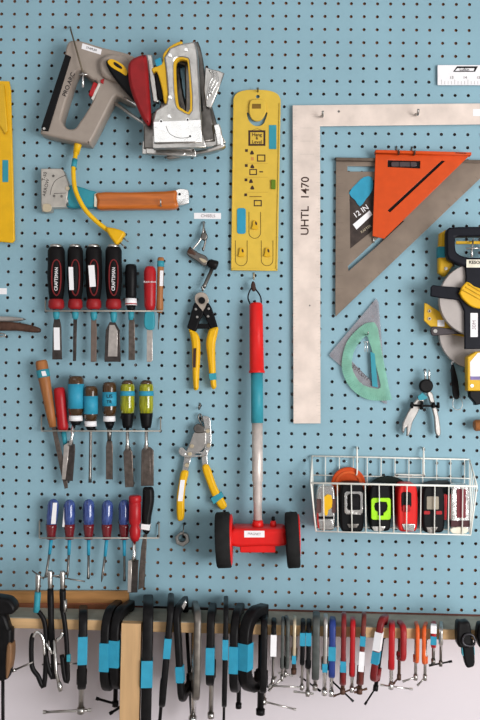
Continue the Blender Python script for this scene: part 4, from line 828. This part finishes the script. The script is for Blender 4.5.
# three inverted clamps
def inv(label, x, y0, xm, ym, sleeve, fr, barp=None, extra=None):
    t = thing('c_clamp', label, 'clamp', x, y0, .1, 'upside-down clamps with screws pointing up')
    lathe(t, 'screw', (x, y0, .1), (x + (xm - x) * .35, y0 + 24, .1), 0, [(0, 2.4), (.08, 2.7), (.5, 2.3), (1, 2)], STEEL)
    lathe(t, 'sleeve', (x + (xm - x) * .25, y0 + 18, .1), (xm, ym, .1), 0, [(0, 2.8), (.2, 3.1), (.6, 2.8), (1, 3.2)], sleeve)
    tube(t, 'frame', fr, .0044, BLACKP, smooth=4, seg=10)
    if barp: tube(t, 'handle_bar', barp, .0014, DSTEEL)
    if extra: extra(t)
    return t
inv('upside-down black clamp with teal sleeve and open silver loop, leftmost of three', 38.3, 574, 36.5, 612, TEAL, [(37, 610, .1), (44.5, 622, .1), (46, 650, .1), (44, 686, .1), (38, 676, .1), (32, 666, .1), (31.5, 642, .1), (33.5, 634, .1)], [(32, 570.5, .1), (44, 579, .1)],
    lambda t: (tube(t, 'silver_loop', [(33.5, 637, .104), (36, 632.5, .104), (40, 633.5, .104), (43.5, 641, .104), (44.5, 655, .104)], .003, CHROME, smooth=4), tube(t, 'lower_bar', [(13.5, 670.5, .104), (33, 662, .104)], .0017, DSTEEL), lathe(t, 'bar_knob', (12.5, 671, .104), (15.5, 669.7, .104), 0, [(0, 1.6), (1, 1.6)], STEEL)))
inv('upside-down black clamp with plain sleeve, middle of three', 50, 570.5, 51.5, 640, BLACKP, [(51.5, 640, .1), (53, 655, .1), (53.5, 678, .1), (48.5, 668, .1), (46, 655, .1)], [(38, 578, .1), (62, 575, .1)],
    lambda t: (tube(t, 'silver_loop', [(46, 643, .107), (49, 648, .107), (52, 654, .107)], .003, CHROME), tube(t, 'silver_rod', [(54.5, 640, .106), (56, 672, .106), (60, 689, .106)], .0032, STEEL), lathe(t, 'rod_knob', (58.8, 682, .106), (60.6, 691, .106), 0, [(0, 2), (.5, 2.6), (1, 2)], STEEL), tube(t, 'lower_bar', [(42, 664.5, .1), (77, 663.5, .1)], .0015, DSTEEL)))
inv('upside-down black clamp with sliding bar pointing right, rightmost of three', 62.5, 571, 63, 610, BLACKP, [(62, 608, .1), (65, 625, .1), (67, 650, .1), (67.5, 680, .1), (64.5, 676, .1), (62, 655, .1)], [(55, 576.5, .1), (85, 581.5, .1)],
    lambda t: (tube(t, 'silver_loop', [(57, 640, .108), (61, 637, .108), (62.5, 632, .108)], .0034, CHROME, smooth=3), lathe(t, 'steel_sleeve', (65.2, 600, .104), (65.2, 612, .104), 0, [(0, 1.8), (1, 1.8)], STEEL), rect(t, 'tape', 66.5, 655, 70, 662, .1, .107, TEAL)))
clamp('slim black clamp with blue tape and long silver sliding bar, left of paired big clamps', 83.5, 606, 694, 9.5, BLACKP, .045, tapes=[(637, 665, TAPE)], send=713, sr=3.2, bar=((43, 712), (88, 710)), group=BIG)
clamp('thick black clamp with blue tape, left of the pair beside the pine post', 105, 601, 698, 9.5, BLACKP, .07, yaw=-16, tapes=[(643.5, 672, TAPE)], send=706, bar=((88, 699), (106, 704)), barm=BLACKP, sm_=BLACKP, group=BIG, round_=1.6)
clamp('thick black clamp with blue tape, right of the pair and nearest the pine post', 114.5, 601, 696, 10, BLACKP, .07, yaw=-20, tapes=[(641, 668, TAPE)], send=704, barm=BLACKP, sm_=BLACKP, bar=((105, 717), (122, 706)), group=BIG, round_=1.6)
clamp('widest black clamp with broad blue tape, just right of the pine post', 148.5, 596, 745, 11.5, BLACKP, .075, tapes=[(661, 688, TAPE)], s=.02, group=BIG)
clamp('slender black clamp with short blue tape high on its spine, foot swung left', 171.5, 594, 712, 7, BLACKP, .07, lean=4, tapes=[(639, 659, TAPE)], send=735, sm_=BLACKP, group=BIG)
t = clamp('slender black clamp with small low blue tape, its top flaring to a bright chip', 175.5, 597, 706, 7, BLACKP, .07, yaw=-12, lean=-4.5, tapes=[(667, 683, TAPE)], send=730, sm_=BLACKP, group=BIG)
plate(t, 'bright_chip', [(181.5, 606.5), (185.5, 600), (186.5, 604), (183.5, 610)], .107, .112, CHROME)
clamp('dull grey steel clamp without tape among the large black ones', 198.5, 602, 705, 7.5, mat('grey_worn', (110, 104, 98), .4, .6, var=.3), .07, send=722, sm_=CHROME, sr=3.4, group=BIG, yaw=4)
clamp('black clamp with blue tape and bulging screw boss above a silver screw', 211, 604, 690, 8.5, BLACKP, .06, tapes=[(648, 675, TAPE)], send=718, sr=2.6, group=BIG, yaw=-3)
clamp('thin black clamp with narrow blue tape strip hard against the big pair', 226.3, 597, 712, 5.5, BLACKP, .075, tapes=[(640, 660, TAPE)], send=730, sm_=BLACKP, group=BIG)
clamp('black clamp with blue tape, left one of the arched big pair', 234.3, 604, 700, 9, BLACKP, .07, yaw=-8, tapes=[(647, 674, TAPE)], send=708, sm_=BLACKP, group=BIG, round_=1.7)
t = clamp('biggest black arched clamp with wide blue tape, its open C seen from the side', 243.5, 603, 699, 12.5, BLACKP, .052, yaw=-30, tapes=[(644, 671, TAPE)], send=712, sm_=BLACKP, sr=3.4, group=BIG, round_=1.9, s=.019)
clamp('black clamp with silver screw and long grey bar, right end of the large black ones', 264.5, 613, 697, 7.5, BLACKP, .05, tapes=[], send=704, sr=3, bar=((267, 699), (299, 707)), group=BIG, s=.014)
# small ones
def sc(label, x, yt, yb, w, fm, tapes=(), send=None, bar=None, **k):
    k.setdefault('thr', .024); return clamp(label, x, yt, yb, w, fm, tapes=tapes, send=send, bar=bar, group=SML, **k)
sc('small black clamp with a white sticker, first small one beside the large black ones', 274, 619, 657, 5.5, BLACK, [(635, 656.5, WHITE)], 684, ((269, 689), (275.5, 680)), sr=1.3)
sc('small grey clamp standing next to the white-stickered one', 283, 617, 672, 3.6, GREYC, (), 681, ((269.5, 692), (282, 680)), sr=1.2)
sc('small grey-green clamp between the plain grey and the tan one', 288.5, 616, 672, 3.8, GREYC, (), 677, ((280, 674), (292, 676)), sr=1.2, yaw=6)
sc('small tan-white clamp with blue tape at its bottom', 294.8, 616, 664, 3.6, TAN, [(656, 664, TAPE)], 674, sm_=RUST, sr=2)
sc('small black clamp with blue tape and rusty screw, left of a close pair', 303, 620, 668, 5, BLACK, [(633, 646, TAPE)], 690, ((270, 692.5), (303, 694)), sr=1.4)
sc('small black clamp with blue tape and silver screw, right of a close pair', 309, 620, 672, 5, BLACK, [(633, 646, TAPE)], 696, ((296, 689), (313, 691)), sr=1.8)
sc('thick dark grey clamp with no tape, mid ledge', 316.5, 612, 684, 8, GREYC, (), 690, ((300, 682), (318, 695)), barm=BLACKP, sr=2, s=.015, thr=.04)
sc('silver clamp with low blue tape and ribbed screw', 325.8, 614, 674, 4.6, mat('satin', (1, 1, 1)), [(664, 672.5, TAPE)], 695, sr=2.2, sm_=CHROME)
sc('navy blue painted clamp with blue tape', 332.7, 617, 681, 7, BLUEP, [(647, 661, TAPE)], 696, sr=2, sm_=CHROME)
sc('dark red clamp with low blue tape, between the navy and the bright red clamps', 344, 612, 690, 5.4, DRED, [(661.5, 672.5, TAPE)], 694, sr=2, sm_=RUST, bar=((334.5, 682), (354.5, 701)), barm=BLACKP)
sc('bright red clamp with no tape, between two dark red clamps', 353, 617, 680, 5.6, RED, (), 692, sr=1.8, sm_=CHROME, bar=((336, 701), (360, 692)), barm=RUST)
sc('brown-red clamp with high blue tape and a narrow white strip', 364.3, 612, 690, 5, mat('brown_red', (100, 42, 36), .45, var=.2), [(636.5, 646.5, TAPE), (652, 672, WHITE)], 694, sr=2.2, sm_=RUST, bar=((356, 693), (366, 690)), lean=2.5)
t = sc('tilted dark red clamp with wide blue tape, white sticker and black handle', 380.5, 614, 686, 7, DRED, [(633, 652, WHITE), (653, 665.5, TAPE)], 692, sr=2, sm_=BLACKP, bar=((384, 693), (373, 710)), barm=BLACKP, lean=7, yaw=-16)
sc('bright red clamp with silver screw and long thin bar', 392, 621, 673, 6.6, RED, (), 689, ((383, 685), (412.5, 689)), sr=2, sm_=CHROME)
sc('dark red clamp turned sideways with black screw, left of the orange pair', 404.5, 621, 664, 6.4, mat('deep_red', (146, 32, 36), .4), (), 680, ((393.5, 686.5), (399, 680)), sr=1.6, sm_=RUST, yaw=13, thr=.026)
sc('small orange clamp, left of the orange pair', 418, 623, 666, 4, ORANGEP, (), 680, ((403, 682), (414.5, 678)), sr=1.6, sm_=STEEL, yaw=5)
sc('small orange clamp, right of the orange pair', 424, 624, 667, 4, ORANGEP, (), 680, ((416.5, 687), (423, 680)), sr=1.6, sm_=STEEL, yaw=-5)
sc('tiny red clamp with white top sticker and blue tape', 433.8, 624, 650, 5.4, RED, [(625.5, 633.5, WHITE), (636.5, 645, TAPE)], 664, sr=1.6, sm_=DSTEEL, thr=.028)
sc('tiny grey steel clamp with thin black crossbar, rightmost of the clamps', 441.2, 627, 648, 3.8, STEEL, (), 666, ((431, 663.3), (451, 659.5)), sr=1.4, sm_=DSTEEL, barm=BLACKP, thr=.028)
# straps
t = thing('spring_clamp', 'black band clamp with rounded loop and teal edge, right part of the ledge', 'clamp', 465, 630, .095)
plate(t, 'upper_body', sm([(457.8, 624), (463, 622.5), (470, 623), (472, 636), (472, 647), (464, 648.5), (458, 645)], 3), .091, .116, BLACKP, bev=.004, smooth=True)
plate(t, 'tongue', sm([(463.5, 640), (473, 640), (474.8, 655), (474.8, 665), (471, 668), (466.5, 667), (463.5, 655)], 3), .098, .110, BLACK, bev=.003, smooth=True)
tube(t, 'loop', [(463, 638, .119), (466, 634.5, .119), (472, 635, .119), (474.8, 639.5, .119), (473.5, 645.5, .119), (466, 645.5, .119), (462.7, 642, .119), (463, 638, .119)], .0018, mat('gunmetal', (60, 58, 62), .3, .5), smooth=3)
plate(t, 'teal_edge', [(461.8, 646), (464.2, 647), (465.2, 658), (462.2, 655)], .099, .108, TEAL)
plate(t, 'teal_edge', [(473, 646), (474.5, 647), (475, 655), (474, 655)], .1, .1085, TEAL)
tube(t, 'top_clip', [(464, 625, .104), (464, 620.5, .09), (464, 619.5, .06)], .002, BLACKP)
t = thing('spring_clamp', 'black band clamp cut off by the right picture edge', 'clamp', 482, 630, .095)
plate(t, 'upper_body', sm([(479, 626), (484, 624), (492, 624), (494, 640), (492, 650), (484, 652), (478, 642)], 3), .091, .116, BLACKP, bev=.004, smooth=True)
tube(t, 'top_clip', [(486, 627, .104), (486, 621, .09), (486, 620, .06)], .002, BLACKP)
# a long cord of wire along the board foot
t = tube(None, 'steel_bar', [(150, 607, .03), (215, 609.5, .03)], .002, BLACKP); tag(t, 'thin black rod lying on the ledge behind the large clamps', 'rod')

# ================================================================ LIGHT AND CAMERA
wd = bpy.data.worlds.new('world'); bpy.context.scene.world = wd; wd.use_nodes = True
nt = wd.node_tree; bg = nt.nodes['Background']
tc = nt.nodes.new('ShaderNodeTexCoord'); sp = nt.nodes.new('ShaderNodeSeparateXYZ'); rp = nt.nodes.new('ShaderNodeValToRGB'); mr = nt.nodes.new('ShaderNodeMapRange')
nt.links.new(tc.outputs['Generated'], sp.inputs[0]); nt.links.new(sp.outputs['Z'], mr.inputs[0]); mr.inputs[1].default_value = -1; mr.inputs[2].default_value = 1
nt.links.new(mr.outputs[0], rp.inputs[0]); nt.links.new(rp.outputs[0], bg.inputs[0])
rp.color_ramp.elements[0].color = (.52, .49, .48, 1); rp.color_ramp.elements[1].color = (.70, .70, .70, 1)
# made-up dark and bright noise in the world, varying reflections in the polished tools
nz = nt.nodes.new('ShaderNodeTexNoise'); nz.inputs['Scale'].default_value = 6; nz.inputs['Detail'].default_value = 3
nt.links.new(tc.outputs['Generated'], nz.inputs['Vector'])
r2 = nt.nodes.new('ShaderNodeValToRGB'); r2.color_ramp.elements[0].position = .42; r2.color_ramp.elements[1].position = .58
r2.color_ramp.elements[0].color = (.32, .32, .33, 1); r2.color_ramp.elements[1].color = (1.75, 1.74, 1.72, 1)
mx = nt.nodes.new('ShaderNodeMix'); mx.data_type = 'RGBA'; mx.blend_type = 'MULTIPLY'; mx.inputs[0].default_value = 1
nt.links.new(nz.outputs[0], r2.inputs[0]); nt.links.new(rp.outputs[0], mx.inputs[6]); nt.links.new(r2.outputs[0], mx.inputs[7]); nt.links.new(mx.outputs[2], bg.inputs[0])
bg.inputs[1].default_value = 0.57
def area(name, loc, target, sx, sy, power, col=(1, 1, 1)):
    l = bpy.data.lights.new(name, 'AREA'); l.shape = 'RECTANGLE'; l.size = sx; l.size_y = sy; l.energy = power; l.color = col
    o = bpy.data.objects.new(name, l); C.objects.link(o); o.location = loc
    o.rotation_euler = (Vector(target) - Vector(loc)).to_track_quat('-Z', 'Y').to_euler(); return o
area('window_daylight', (2.35, -1.9, 1.15), (0.5, 0, 1.05), 1.3, 1.4, 46, (1, 1, 1))
area('chrome_fill_light', (-0.5, -2.9, 2.75), (0.3, 0, 1.6), 2.2, 1.3, 11, (1, 1, 1))  # added unseen light: brightens the staplers' chrome and fills the board's top
area('front_window', (2.6, -3.1, .8), (0.4, 0, .9), 1.3, 1.3, 52, (1, .98, .97))
cam = bpy.data.cameras.new('camera'); co = bpy.data.objects.new('camera', cam); C.objects.link(co)
co.matrix_world = Matrix.Translation(CP) @ MR.to_4x4()
cam.sensor_fit = 'VERTICAL'; cam.sensor_height = 36; cam.sensor_width = 24; cam.lens = F / 720 * 36; cam.clip_start = .05
S = bpy.context.scene; S.camera = co
S.view_settings.view_transform = 'Standard'; S.view_settings.look = 'None'; S.view_settings.gamma = 1; S.view_settings.exposure = 0.0; S.view_settings.use_curve_mapping = False
